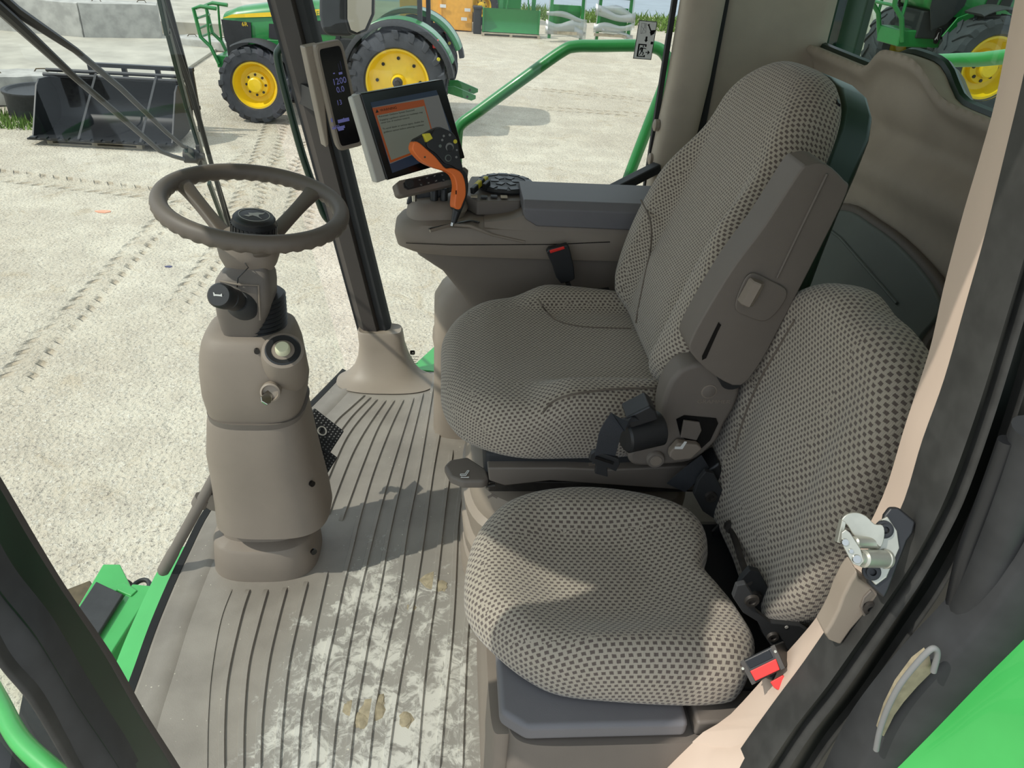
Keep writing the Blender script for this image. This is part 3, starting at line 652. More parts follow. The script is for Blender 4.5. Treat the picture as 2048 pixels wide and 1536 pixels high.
RIBS = [[(728, 790), (700, 815), (669, 844), (648, 880), (630, 920)],
 [(740, 794), (703, 831), (676, 866), (662, 887), (640, 930), (628, 970)],
 [(753, 798), (716, 840), (694, 870), (678, 900), (659, 944), (640, 990)],
 [(770, 800), (731, 856), (700, 912), (666, 997), (655, 1030)],
 [(787, 800), (753, 856), (722, 931), (700, 990), (681, 1042)],
 [(805, 799), (778, 856), (744, 944), (719, 1028), (700, 1106), (681, 1180), (664, 1260), (648, 1331), (634, 1430), (626, 1545)],
 [(825, 795), (800, 875), (772, 966), (747, 1059), (732, 1120), (717, 1180), (700, 1260), (685, 1340), (668, 1440), (657, 1545)],
 [(844, 786), (828, 850), (803, 950), (778, 1059), (755, 1180), (735, 1270), (720, 1350), (704, 1440), (692, 1545)],
 [(869, 747), (853, 840), (834, 950), (812, 1059), (794, 1180), (775, 1270), (758, 1350), (742, 1440), (730, 1545)],
 [(878, 747), (879, 790), (874, 815), (881, 838), (862, 950), (847, 1059), (828, 1180), (812, 1270), (797, 1350), (782, 1440), (768, 1545)],
 [(903, 900), (886, 1026), (868, 1180), (854, 1278), (840, 1400), (828, 1545)],
 [(925, 960), (913, 1045), (906, 1180), (899, 1278), (886, 1400), (873, 1545)],
 [(945, 1180), (932, 1255), (924, 1400), (919, 1545)],
 [(496, 1179), (478, 1235), (452, 1350), (444, 1440), (443, 1545)],
 [(532, 1179), (512, 1250), (492, 1335), (483, 1440), (481, 1545)],
 [(570, 1175), (550, 1250), (532, 1331), (519, 1440), (515, 1545)],
 [(612, 1163), (590, 1250), (572, 1335), (560, 1440), (553, 1545)],
 [(652, 1142), (628, 1250), (610, 1347), (596, 1440), (589, 1545)],
 [(463, 1178), (440, 1240), (422, 1340), (414, 1440), (412, 1545)]]
for rb in RIBS:
    ps = cat_rom([at(a, b, z=0) for a, b in rb], 6); last = len(ps) - 1
    rg = []
    for i, p in enumerate(ps):
        t = (ps[min(i + 1, last)] - ps[max(i - 1, 0)]).normalized(); q = V((t.y, -t.x, 0)); h = .0045 if 0 < i < last else .0003
        thin = .45 if rb[0] == (463, 1178) else 1
        h *= 1.25; rg.append([p - q * .0075 * thin - Z * .001, p - q * .0055 * thin + Z * h * thin, p + q * .0045 * thin + Z * h * thin, p + q * .0065 * thin - Z * .001])
    mb.loft(rg)
# rolled lip along the glass
def sweep(mb, path, sec, out=None):
    rg = []
    for i, p in enumerate(path):
        t = (path[min(i + 1, len(path) - 1)] - path[max(i - 1, 0)]).normalized(); q = V((t.y, -t.x, 0)).normalized()
        rg.append([p + q * a + Z * b for a, b in sec])
    mb.loft(rg); return mb
sweep(mb, edge, [(-.075, -.004), (-.055, .006), (-.03, .002), (-.004, .004), (.004, -.004), (.0, -.03), (-.075, -.03)])
mb.build('floor', 'floor', kind='structure')
mb = MB(); mb.slab([V((-.6, .60, -.32)), V((1.1, .60, -.32)), V((1.1, 2.42, -.32)), V((-.35, 2.42, -.32)), V((-.6, 1.7, -.32))], (0, 0, .28)); mb.build('cab_underframe', 'dgreen', kind='structure')
# dried mud crumbs
for i, (px, py, r) in enumerate([(860, 1160, .018), (884, 1172, .012), (742, 1420, .02), (722, 1440, .014), (812, 1440, .012), (760, 1400, .010), (822, 1215, .009), (700, 1415, .011)]):
    c = at(px, py, z=0); mb = MB(); random.seed(50 + i)
    rings = [[c + V((math.cos(t * 6.283 / 12) * r * a * random.uniform(.7, 1.3), math.sin(t * 6.283 / 12) * r * 1.3 * a * random.uniform(.7, 1.3), h * r)) for t in range(12)] for a, h in ((1.2, 0), (1, .12), (.7, .22), (.3, .27))]
    mb.loft(rings); mb.build('mud_crumb', 'mud', smooth=False, label='small flat crumb of dried pale mud trodden on the ribbed floor', cat='mud', group='dried mud crumbs on the floor')
# green sill outside the front glass
mb = MB(); sweep(mb, [p for p in edge if p.y < 1.56], [(.024, -.03), (.085, -.05), (.085, -.14), (.024, -.14)]); mb.build('front_sill', 'lgreen', kind='structure')
mb = MB(); sweep(mb, edge, [(.004, -.002), (.020, .004), (.022, -.05), (.004, -.05)]); mb.build('glass_gasket', 'blackm', kind='structure')
# front glass
def gl(i, t):
    p = edge[i]; z = -.05 + 1.78 * t; c = V((.2, 1.5, 0)); d = (p - c).normalized()
    return p + d * .015 + V((-.19 * z, 0, z))
mb = MB(); n = len(edge); vs = [gl(i, j / 6) for j in range(7) for i in range(n)]
mb.add(vs, [(j * n + i, j * n + i + 1, (j + 1) * n + i + 1, (j + 1) * n + i) for j in range(6) for i in range(n - 1)])
mb.build('window_1', 'glass', kind='structure')
# right side glass
gy = 2.47
mb = MB(); mb.add([(-.15, gy, -.06), (.72, gy, -.06), (.74, gy, 1.7), (-.49, gy, 1.7)], [(0, 1, 2, 3)])
mb.build('window_2', 'glass', kind='structure')
# door side rear quarter, roof, ceiling
ZR = 1.76
mb = MB(); mb.loft([hr(-1.14, 1.5, .52, 2.62, ZR + a, 4.5, 72) for a in (0.0, .02)] + [hr(-1.10, 1.48, .56, 2.6, ZR + .14, 4.5, 72), hr(-1.0, 1.4, .66, 2.5, ZR + .2, 4.5, 72)])
mb.build('cab_roof', 'lgreen', kind='structure')
mb = MB(); mb.box((-.75, .66, ZR - .05), (1.08, 2.44, ZR - .002)); mb.build('ceiling', 'beige', bevel=.02, kind='structure')
# rear wall with moulded sill, bulges and window opening
def sill(y):
    b = 1.152 + .01 * (y - 2) ; g = math.exp(-((y - 1.89) / .15) ** 4) * .065
    return b + g
def rwx(y, z):
    g = 0
    sz = sill(y)
    g += .035 * math.exp(-((z - (sz - .012)) / .028) ** 2)           # rounded sill
    g -= .014 * math.exp(-((z - 1.03) / .028) ** 2)                    # groove below it
    g += .038 * math.exp(-((z - .955 - .02 * math.sin(y * 2)) / .05) ** 2)   # long bulge
    g += .035 * math.exp(-((z - .85) / .09) ** 2) * .5
    g += .03 * math.exp(-((y - 1.89) / .16) ** 4) * max(0, min(1, (z - .98) / .12))
    return 1.12 - g - .14 * max(0, .95 - z) ** 1.3
mb = MB()
mb.grid(lambda u, v: (lambda y, z: V((rwx(y, z), y, z)))(.56 + 1.92 * u, (-.05) + (sill(.56 + 1.92 * u) + .05) * v), 120, 90)
ys = [.56 + 1.92 * k / 60 for k in range(61)]
b0 = len(mb.v); mb.add([V((rwx(y, sill(y)), y, sill(y))) for y in ys] + [V((1.17, y, sill(y) - .012)) for y in ys], [(k, k + 1, k + 62, k + 61) for k in range(60)])
mb.build('wall_rear', 'beige', kind='structure', angle=70)
mb = MB(); mb.box((1.09, .56, 1.62), (1.17, 2.48, 1.78)); mb.build('trim_1', 'beige', bevel=.02, kind='structure')
mb = MB(); mb.add([(1.16, .56, 1.12), (1.16, 2.48, 1.12), (1.16, 2.48, 1.68), (1.16, .56, 1.68)], [(0, 1, 2, 3)]); mb.build('window_3', 'glass_r', kind='structure')
mb = MB(); path = [V((1.135, y, sill(y) - .004)) for y in ys]; mb.tube(path, .013, 8)
root = mb.build('window_gasket', 'dgreen', kind='structure')
# mirrored maker's mark etched on the rear glass
fr = Fr(at(1876, 72, x=1.158), -Y, Z); root = thing('rear_glass_mark', "small black maker's mark and lettering on the rear window glass", 'marking', fr.o)
mb = MB(); s_ = .021
mb.slab([q + fr.w * 0 for q in sup(fr.p(0, 0, .001), fr.u, fr.v, .011, .017, 4, 24)], fr.w * .0006); bd = mb.build('badge', 'scrblk', root)
mb = MB(); fr.poly(mb, [(-.006, -.008), (-.001, -.002), (.001, .006), (.004, .009), (.002, .002), (.006, -.008), (.001, -.005), (-.003, -.01)], .0018, .0024); mb.build('deer_mark', 'white', bd)
text('JOHN DEERE', fr, .024, -.034, .009, 'greym', root, w=.0014, flip=True)
for i, w_ in enumerate((.044, .02, .03, .036, .03, .036, .042)): mb = MB(); fr.rect(mb, -w_ / 2 + .002, -.044 - i * .010, w_ / 2, -.0415 - i * .010, .001, .0014); mb.build('small_print', 'greym', root)
# slate arched panel on the lower rear wall
fr = Fr((.94, 0, 0), -Y, (.17, 0, 1)); o_ = fr.uv
pts = [at(px, py, x=1.07) for px, py in [(1560, 450), (1620, 415), (1690, 405), (1745, 435), (1800, 475), (1860, 535), (1900, 590), (1912, 630), (1900, 660), (1880, 690), (1840, 760), (1700, 800), (1560, 700)]]
pa = [o_(p) for p in pts]; pa = [(v.x, v.y) for v in cat_rom([V((a, b, 0)) for a, b in pa], 4, True)]
mb = MB(); fr.poly(mb, pa, -.015, .012); pr_ = mb.build('rear_storage_panel', 'taupe_d', bevel=.012, label='arched storage panel low on the rear wall behind the driver seat', cat='panel')
cx_ = sum(a for a, b in pa) / len(pa); cy_ = sum(b for a, b in pa) / len(pa)
pi = [(cx_ + (a - cx_) * .90, cy_ + (b - cy_) * .90) for a, b in pa]
mb = MB(); fr.poly(mb, pi, .0, .018); sl = mb.build('slate_inset', 'slate', pr_, bevel=.008)
s0, s1 = at(1560, 400, x=1.0), at(1760, 600, x=1.0); a0, a1 = o_(s0), o_(s1)
mb = MB(); mb.tube([fr.p(a0[0], a0[1], .020), fr.p((a0[0] + a1[0]) / 2 - .01, (a0[1] + a1[1]) / 2 + .02, .020), fr.p(a1[0], a1[1], .020)], .004, 8); mb.build('seam', 'slate', sl)
# right wall behind the side window
mb = MB(); mb.grid(lambda u, v: V((.80 + .34 * u, 2.455 + .02 * math.sin(u * 3.14), -.05 + 1.83 * v)), 10, 10); mb.build('wall_right', 'beige', kind='structure', solid=.02)
mb = MB(); mb.loft([[V((1.02 + .12 * (1 - math.cos(t)) , 2.36 + .11 * math.sin(t), z)) for t in [math.pi / 2 * k / 8 for k in range(9)]] + [V((1.14, 2.5, z))] for z in (1.14, 1.35, 1.78)]); 
# right rear post beside the side window
mb = MB()
def cp(z): 
    x0 = .652 + (.012 if z > 1 else 0); sh = .012 * max(0, z - .8)
    return sup((x0 + .062 + sh, 2.435, z), X, Y, .062, .05, 3.2, 32)
mb.loft([cp(z) for z in (.50, .56, .8, 1.05, 1.3, 1.55, 1.78)]); pr_ = mb.build('trim_2', 'beige', kind='structure')
for z in (.905, .80):
    mb = MB(); mb.lathe((.648, 2.43, z), -X, [(.018, -.01), (.018, .003), (.010, .007), (0, .007)], 14); mb.build('rivet', 'taupe_l', pr_)
mb = MB(); mb.bar((.652, 2.462, -.05), (.658, 2.462, 1.76), .014, .02, upv=Y); mb.build('window_seal', 'blackm', kind='structure')
mb = MB(); mb.box((.77, 2.44, -.05), (.812, 2.475, 1.76)); mb.build('corner_gap_seal', 'blackm', kind='structure')
mb = MB(); mb.loft([hr(.62, .80, 2.38, 2.46, z, 3) for z in (0, .3, .52)]); mb.build('lower_post_cover', 'taupe_d', kind='structure')
# side wall under the rear right (console back)
mb = MB(); mb.box((.70, 2.40, 0), (1.10, 2.44, .62)); mb.build('wall_right', 'taupe_d', bevel=.01, kind='structure')
# ---- right front corner post with its boot
def ab(z): return V((-.205 - .195 * z, 2.435, z))
mb = MB(); rr = [.05, .2, .5, .8, 1.1, 1.4, 1.76]
mb.loft([[ab(z) + V(q) for q in ((-.052, .03, 0), (-.060, -.005, 0), (-.040, -.03, 0), (.004, -.036, 0), (.014, -.02, 0), (.016, .03, 0))] for z in rr]); pr_ = mb.build('trim_3', 'post', kind='structure')
mb = MB(); mb.loft([[ab(z) + V(q) for q in ((.014, .034, 0), (.014, -.022, 0), (.036, -.028, 0), (.050, -.01, 0), (.052, .034, 0))] for z in rr]); mb.build('post_seal', 'blackm', pr_)
mb = MB(); mb.loft([[ab(z) + V(q) for q in ((-.062, .034, 0), (-.072, .02, 0), (-.068, -.004, 0), (-.056, -.004, 0), (-.052, .034, 0))] for z in rr]); mb.build('glass_bond_strip', 'rubber', pr_)
mb = MB()
mb.loft([hr(-.375, -.03, 2.26, 2.44, .004, 2.6), hr(-.345, -.07, 2.29, 2.45, .012, 2.6), hr(-.318, -.098, 2.32, 2.455, .035, 2.8), hr(-.302, -.122, 2.345, 2.458, .075, 3.2), hr(-.297, -.138, 2.365, 2.46, .12, 3.6), hr(-.300, -.145, 2.372, 2.46, .168, 4), hr(-.296, -.15, 2.376, 2.458, .176, 4), hr(-.288, -.158, 2.384, 2.45, .172, 4)])
mb.build('post_boot', 'taupe_l', label='flared grey plastic boot at the foot of the right front post', cat='post boot')
# green corner bracket outside, right of the boot
tri = [at(px, py, z=-.05) for px, py in ((818, 738), (886, 676), (930, 660), (930, 742), (886, 744))]
mb = MB(); mb.slab(tri, (0, 0, -.02)); root = mb.build('corner_plate', 'lgreen', bevel=.004, label='bright green corner plate outside the side glass', cat='plate')
for px, py, r in ((872, 713, .006), (873, 720, .006), (878, 733, .012)):
    q = at(px, py, z=-.049); mb = MB(); mb.lathe(q, Z, [(0, 0), (r, 0), (r, .0015), (0, .0015)], 16); mb.build('hole', 'scrblk', root)
# sticker and etched mark on the side glass
fr = Fr(at(825, 705, y=gy - .004), X, Z); root = thing('side_glass_mark', "small black maker's mark with fine print low on the side glass", 'marking', fr.o)
mb = MB(); mb.slab(sup(fr.p(0, 0, 0), fr.u, fr.v, .009, .009, 5, 20), fr.w * .0008); bd = mb.build('badge', 'scrblk', root)
mb = MB(); fr.poly(mb, [(-.005, -.004), (0, .001), (.004, .004), (.003, 0), (.005, -.004), (0, -.002)], .001, .0016); mb.build('deer_mark', 'white', bd)
text('JOHN DEERE', fr, -.022, -.020, .008, 'greym', root, w=.0004)
for i in range(4): mb = MB(); fr.rect(mb, -.018, -.03 - i * .008, .02 - .006 * (i % 2), -.028 - i * .008, 0, .0005); mb.build('small_print', 'greym', root)
a_, b_, c_ = at(1266, 117, y=gy - .006), at(1303, 120, y=gy - .006), at(1276, 40, y=gy - .006)
fr = Fr(a_, b_ - a_, Z); W_ = .056; H_ = .106
root = thing('exit_sticker', 'white emergency exit sticker with black pictograms on the side glass', 'sticker', a_)
mb = MB(); fr.rect(mb, 0, 0, W_, H_, 0, .0006); mb.build('sticker_sheet', 'white', root)
mb = MB(); t = .0018
for r_ in ((0, 0, W_, t), (0, H_ - t, W_, H_), (0, 0, t, H_), (W_ - t, 0, W_, H_)): fr.rect(mb, *r_, .0006, .001)
mb.build('border', 'scrblk', root)
mb = MB(); g = lambda pts: fr.poly(mb, [(x * W_, y * H_) for x, y in pts], .0006, .0012)
g([(.17, .06), (.62, .06), (.62, .115), (.55, .115), (.55, .085), (.25, .085), (.25, .37), (.55, .37), (.55, .33), (.62, .33), (.62, .40), (.17, .40)])
g([(.42, .33), (.49, .33), (.49, .36), (.42, .36)]); g([(.37, .20), (.45, .20), (.47, .31), (.36, .31)]); g([(.28, .22), (.32, .22), (.37, .3), (.35, .32), (.28, .28)])
g([(.45, .29), (.63, .27), (.63, .285), (.45, .31)]); g([(.37, .22), (.42, .21), (.38, .15), (.3, .10), (.28, .12), (.34, .16)]); g([(.42, .22), (.46, .21), (.54, .17), (.49, .10), (.45, .11), (.48, .16)])
g([(.62, .20), (.76, .20), (.72, .235), (.76, .24), (.86, .19), (.76, .14), (.72, .145), (.76, .18), (.62, .18)])
g([(.50, .60), (.60, .60), (.60, .51), (.65, .51), (.55, .45), (.45, .51), (.50, .51)])
g([(.82, .41), (.95, .41), (.95, .48), (.82, .48)]); g([(.48, .90), (.60, .93), (.60, .89), (.75, .76), (.70, .74), (.54, .88)]); g([(.68, .72), (.76, .63), (.93, .69), (.97, .79), (.85, .78), (.74, .77)])
mb.build('pictograms', 'scrblk', root)
mb = MB()
for s_, e_ in (((.2, .66), (.16, .93)), ((.16, .93), (.42, .93)), ((.42, .93), (.47, .70)), ((.47, .70), (.2, .66)), ((.18, .85), (.45, .72)), ((.3, .93), (.42, .8)), ((.25, .67), (.4, .92))):
    p_, q_ = fr.p(s_[0] * W_, s_[1] * H_, .0009), fr.p(e_[0] * W_, e_[1] * H_, .0009); mb.bar(p_, q_, .0007, .0006, upv=fr.w)
mb.build('pane_outline', 'greym', root)
# ---------------------------------------------------------------- outside fittings
def pipe(name, pts, r, mat, label, cat, y=None, **k):
    mb = MB(); mb.tube(cat_rom(pts, 6), r, 18); return mb.build(name, mat, label=label, cat=cat, **k)
yy = 3.0
pts = [V((.12, 2.46, -.15)), V((.11, 2.8, -.12)), V((.08, 2.97, .05)), V((.05, 3.0, .3)), at(913, 330, y=yy), at(914, 275, y=yy), at(921, 250, y=yy), at(958, 222, y=yy), at(1050, 155, y=yy), at(1122, 104, y=yy), at(1150, 93, y=yy), at(1200, 92, y=yy), at(1290, 92, y=yy), at(1325, 103, y=yy), at(1338, 135, y=yy), at(1330, 165, y=yy), at(1295, 255, y=yy), at(1250, 372, y=yy), at(1235, 410, y=yy), at(1225, 450, y=yy), V((.66, 2.95, .1)), V((.64, 2.75, -.1)), V((.64, 2.46, -.15))]
pipe('guard_rail', pts, .0215, 'green', 'thick green pipe guard rail outside the right side window', 'rail')
yy = 2.62
pts = [at(606, 70, y=2.47), at(592, 72, y=yy), at(575, 82, y=yy), at(560, 98, y=yy), at(556, 120, y=yy), at(575, 200, y=yy), at(605, 310, y=yy), at(635, 395, y=yy), at(650, 432, y=yy), at(668, 446, y=yy), at(690, 448, y=2.55), at(700, 448, y=2.46)]
pipe('grab_pipe', pts, .0125, 'dgreen', 'thin dark grab pipe outside the right front post', 'handle')
# mirror
c = at(694, 12, y=3.0); root = thing('wing_mirror', 'black wing mirror hanging above the corner display', 'mirror', c)
mb = MB(); mb.slab([at(a, b, y=3.0) for a, b in ((640, -230), (638, 30), (644, 62), (656, 72), (700, 74), (712, 64), (716, -230))], (0, .10, 0)); mb.build('housing', 'rubber', root, bevel=.02, seg=4)
mb = MB(); mb.slab([at(a, b, y=2.985) for a, b in ((686, -230), (688, 40), (696, 66), (712, 71), (734, 64), (748, 30), (752, -230))], (0, .05, 0)); mb.build('mirror_rim', 'black', root, bevel=.008)
mb = MB(); mb.slab([at(a, b, y=2.982) for a, b in ((694, -225), (695, 38), (702, 60), (714, 65), (730, 58), (743, 28), (747, -225))], (0, .004, 0)); mb.build('mirror_face', 'mirror', root, bevel=.001)
mb = MB(); mb.tube([at(690, -200, y=3.05), V((c.x, 2.9, 1.7)), V((c.x + .1, 2.6, 1.78))], .018, 10); mb.build('arm', 'black', root)
# wiper arms
XW = lambda px, py, k=0: (lambda q: q)(at(px, py, x=-.80 - k))
root = thing('wiper', 'dark twin-arm windscreen wiper with a long blade outside the front glass', 'wiper', at(380, 315, x=-.84))
def bars(name, a, b, w_, mat='dgreen', d=0, t=.012):
    mb = MB(); mb.bar(XW(*a, d), XW(*b, d), w_, t, upv=X); return mb.build(name, mat, root, bevel=.002)
mb = MB(); mb.tube([XW(-60, -60), XW(30, 20), XW(150, 100), XW(240, 175), XW(330, 262), XW(365, 292), XW(385, 300)], [.011, .011, .0075, .0075, .0065, .006, .006], 8); mb.build('arm', 'black', root)
mb = MB(); mb.tube([XW(-60, -35), XW(20, 35), XW(150, 155), XW(240, 232), XW(320, 302), XW(345, 312), XW(366, 318)], [.011, .011, .0075, .0075, .0065, .006, .006], 8); mb.build('arm', 'black', root)
mb = MB(); mb.lathe(XW(376, 312, .02), X, [(0, -.01), (.022, -.01), (.022, .03), (.012, .035), (.012, .05), (0, .05)], 18); mb.build('pivot', 'steel_d', root)
bars('link_plate', (372, 298), (408, 332), .022); bars('clamp', (395, 290), (402, 332), .012, 'steel_d', -.01)
bars('carrier_bar', (316, -20), (335, 70), .022); bars('carrier_bar', (335, 60), (375, 215), .024); bars('carrier_bar', (375, 215), (412, 338), .022)
bars('carrier_bar', (418, 365), (468, 500), .018)
bars('blade', (330, -20), (470, 500), .010, 'black', .02); bars('blade', (322, 0), (390, 200), .008, 'black', .02); bars('blade', (350, 90), (478, 500), .006, 'black', .03)
bars('blade_spine', (326, -10), (462, 470), .005, 'dgreen', .035)
# ---------------------------------------------------------------- front of the machine seen through the low glass
root = thing('feeder_housing', 'green steel feeder housing with dark rubber flap below the front glass', 'machine part', at(200, 1300, z=-1.4))
zz = -.62
def pl(name, pts, mat, z=zz, t=.03, bv=.004):
    mb = MB(); mb.slab([at(a, b, z=z) for a, b in pts], (0, 0, -t)); return mb.build(name, mat, root, bevel=bv)
pl('top_plate', [(206, 1326), (290, 1306), (420, 1290), (470, 1500), (300, 1560), (180, 1500)], 'green', -.66, .03)
pl('side_sheet', [(228, 1290), (330, 1180), (420, 1150), (460, 1300), (290, 1310)], 'black', -.70, .01)
pl('cross_beam', [(206, 1128), (240, 1128), (262, 1172), (225, 1176), (160, 1290), (110, 1290)], 'lgreen', -.50, .08)
mb = MB(); mb.bar(at(150, 1395, z=-.5), at(290, 1180, z=-.5), .075, .05); mb.build('beam', 'lgreen', root, bevel=.006)
mb = MB(); mb.bar(at(190, 1395, z=-.56), at(310, 1185, z=-.56), .02, .03); mb.build('edge_strip', 'green', root, bevel=.004)
mb = MB(); mb.tube([at(120, 1370, z=-.6), at(232, 1180, z=-.6)], .075, 20); mb.build('roller', 'rubber', root)
pl('rusty_lip', [(128, 1180), (180, 1160), (220, 1230), (120, 1330), (60, 1330)], 'rust', -.66, .02)
pl('bracket', [(215, 1176), (250, 1164), (275, 1180), (262, 1192), (235, 1180), (226, 1186)], 'lgreen', -.47, .02)
mb = MB(); ts = [t * math.pi * 2 / 16 for t in range(13)]; c = at(278, 1182, z=-.55)
mb.tube([c + V((math.cos(t) * .03, math.sin(t) * .05, 0)) for t in ts], .008, 8); mb.build('hose_loop', 'rubber', root)
pl('rubber_flap', [(192, 1162), (246, 1188), (150, 1342), (88, 1320)], 'rubber', -.455, .015)
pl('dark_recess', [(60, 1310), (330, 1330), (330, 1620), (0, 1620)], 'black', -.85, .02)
# ================================================================ STEERING COLUMN
CY = 1.50
def rows(rws, yp, dr, e=3.2, n=56, dy=0):
    """[(row px y, left px, right px, optional depth ratio)] -> horizontal rings standing at y=yp"""
    out = []
    for r_ in rws:
        a, b = at(r_[1], r_[0], y=yp), at(r_[2], r_[0], y=yp); rx = (b.x - a.x) / 2; ry = rx * (r_[3] if len(r_) > 3 else dr)
        out.append(sup(((a.x + b.x) / 2, yp + dy, (a.z + b.z) / 2), X, Y, rx, ry, e, n))
    return out
root = thing('steering_column', 'taupe plastic steering column with horn stalk, tilt bellows and ignition key, standing on the floor', 'steering column', V((-.44, CY, 0)))
mb = MB()
mb.loft([hr(-.572, -.312, 1.395, 1.62, 0.0, 3), hr(-.570, -.314, 1.395, 1.62, .03, 3), hr(-.564, -.322, 1.40, 1.61, .085, 3), hr(-.560, -.326, 1.404, 1.61, .092, 3), hr(-.545, -.345, 1.43, 1.59, .10, 3), hr(-.54, -.35, 1.435, 1.58, .24, 3)])
bs = mb.build('base_cover', 'taupe', root)
mb = MB(); mb.loft([sup((-.335 + .02, 1.47, .07), V((.25, -1, 0)).normalized(), Z, .0, .0, 2, 12)]) if False else None
for q in (at(628, 1104, y=1.43),):
    mb = MB(); mb.lathe(q, (.6, -.8, .1), [(0, -.005), (.008, -.005), (.008, .001), (0, .001)], 12); mb.build('screw_recess', 'scrblk', bs)
# shroud: lower tapered body, wide skirt swinging towards the seat at its foot
sh = rows([(1021, 448, 652, .80), (1014, 440, 662, .86), (980, 436, 656, .84), (930, 428, 643, .84), (880, 420, 630, .9), (820, 421, 617, .92), (806, 424, 612, .92), (800, 432, 602, .9)], CY, .85, 3.0)
# tilt the lower rim: lower at the front, higher to the sides
for k, amp in ():
    for p in sh[k]: p.z += amp * max(0, (p.y - CY) / .09) * .8 - .004
mb = MB(); mb.loft(sh); body = mb.build('lower_shroud', 'taupe', root)
def dot(px, py, yp, par, r=.006, ax=(0.3, -1, 0.1), mat='scrblk'):
    q = at(px, py, y=yp); mb = MB(); mb.lathe(q, ax, [(0, -.006), (r, -.006), (r, .0015), (0, .0015)], 14); return mb.build('screw_recess', mat, par)
dot(625, 968, 1.425, body, .007, (.7, -.7, .1))
# collar joint
mb = MB(); mb.loft(rows([(812, 424, 613, .93), (800, 421, 616, .93)], CY, .9, 3.0)); mb.build('collar_joint', 'taupe_d', root)
up_ = rows([(812, 428, 606, .9), (790, 421, 611, .93), (760, 413, 614, .95), (720, 408, 606, .96), (690, 408, 600, .96), (668, 411, 592, .96), (655, 416, 586, .94), (648, 424, 578, .9), (645, 440, 560, .8)], CY, .95, 3.4)
mb = MB(); mb.loft(up_); ub = mb.build('upper_shroud', 'taupe', root)
dot(514, 703, 1.404, ub, .006); dot(417, 743, 1.44, ub, .005, (-1, -.5, 0)); dot(559, 750, 1.395, ub, .006)
# ignition pod bulging to the right, with the black rotary light switch
ax = (at(560, 700, y=1.42) - at(560, 790, y=1.44)).normalized()
o_ = at(566, 702, y=1.405)
mb = MB(); ax2 = V((.10, -.50, .86)).normalized()
mb.lathe(o_ - ax2 * .13, ax2, [(0, -.03), (.030, -.02), (.042, .02), (.046, .07), (.045, .12), (.042, .132), (.036, .134)], 32); pod = mb.build('switch_pod', 'taupe', ub)
mb = MB(); mb.lathe(o_ - ax2 * .004, ax2, [(.036, 0), (.037, .007), (.033, .011), (.024, .010), (.020, -.004), (0, -.004)], 32); sw = mb.build('switch_ring', 'black', pod)
mb = MB(); mb.lathe(o_, ax2, [(0, -.006), (.0155, -.006), (.015, .014), (.012, .018), (0, .018)], 24); mb.build('cream_button', 'cream', sw)
# key
kq = at(542, 782, y=1.392); kax = V((.05, -.93, .25)).normalized()
mb = MB(); mb.lathe(kq, kax, [(.0, -.02), (.020, -.02), (.0205, .012), (.017, .014), (.015, .006), (0, .006)], 28); kr = mb.build('key_barrel', 'taupe_l', ub)
mb = MB(); kd = (at(528, 808, y=1.36) - kq).normalized(); fk = Fr(kq, kd.cross(V((0, -1, 0))), kd)
mb.slab([fk.p(a, b, -.003) for a, b in ((-.004, -.012), (.004, -.012), (.009, .01), (.013, .026), (.007, .034), (-.007, .034), (-.011, .026), (-.007, .01))], fk.w * .006); mb.build('ignition_key', 'chrome', kr, bevel=.0015)
# bellows and rubber ring
mb = MB(); cc = at(500, 652, y=CY); 
mb.loft([sup(V((cc.x, CY, cc.z + dz)), X, Y, a, a * .9, 2.3, 48) for dz, a in ((-.014, .078), (-.008, .084), (.0, .084), (.005, .078), (.004, .072))]); mb.build('rubber_ring', 'black', root)
mb = MB(); rg = []
for i in range(17):
    k = i / 16; rr = .064 - .006 * k + (.003 if i % 2 else -.002); rg.append(sup(V((cc.x + .012 + .008 * k, CY, cc.z + .078 * k)), X, Y, rr, rr * .95, 2.2, 40))
mb.loft(rg); mb.build('bellows', 'black', root)
# neck
nk = rows([(668, 462, 530, .9), (640, 450, 532, .95), (610, 443, 545, .95), (585, 441, 552, 1.0), (560, 440, 552, 1.0), (545, 441, 550, 1.0), (530, 455, 545, .9), (520, 465, 540, .85), (510, 470, 535, .8)], 1.49, 1, 4.2, dy=-.015)
mb = MB(); mb.loft(nk); neck = mb.build('neck_cover', 'taupe_d', root)
mb = MB(); mb.tube([at(488, 524, y=1.44), at(497, 535, y=1.427), at(476, 556, y=1.42), at(474, 574, y=1.418)], .0012, 6); mb.build('cover_seam', 'scrblk', neck)
mb = MB(); mb.tube([at(439, 562, y=1.43), at(476, 569, y=1.416), at(517, 571, y=1.416), at(520, 640, y=1.418)], .002, 6); mb.build('cover_ridge', 'taupe', neck)
# horn stalk
s1 = at(483, 605, y=1.425); s0 = at(437, 590, y=1.33); ax = (s0 - s1).normalized()
L = (s0 - s1).length
mb = MB(); mb.lathe(s1, ax, [(0, -.02), (.034, -.02), (.032, .0), (.026, .012), (.020, .02), (.0, .02)], 28); ro = mb.build('stalk_rosette', 'rubber', root)
mb = MB(); mb.lathe(s1, ax, [(0, 0), (.017, .0), (.017, L * .3), (.0215, L * .34), (.0215, L * .62), (.019, L * .64), (.019, L * .68), (.0235, L * .72), (.0235, L * .96), (.020, L), (0, L)], 32); st = mb.build('horn_stalk', 'black', root)
fk = Fr(s0, X, Z); fk = Fr(s0 + ax * .0008, ax.cross(Z) * -1 if ax.cross(Z).x < 0 else ax.cross(Z), Z)
mb = MB(); fk.poly(mb, [(-.009, .005), (-.007, .004), (-.006, .001), (.004, .001), (.007, .004), (.007, -.005), (.004, -.002), (-.006, -.002), (-.007, -.005), (-.009, -.006)], .0, .0006); mb.build('horn_symbol', 'white', st)
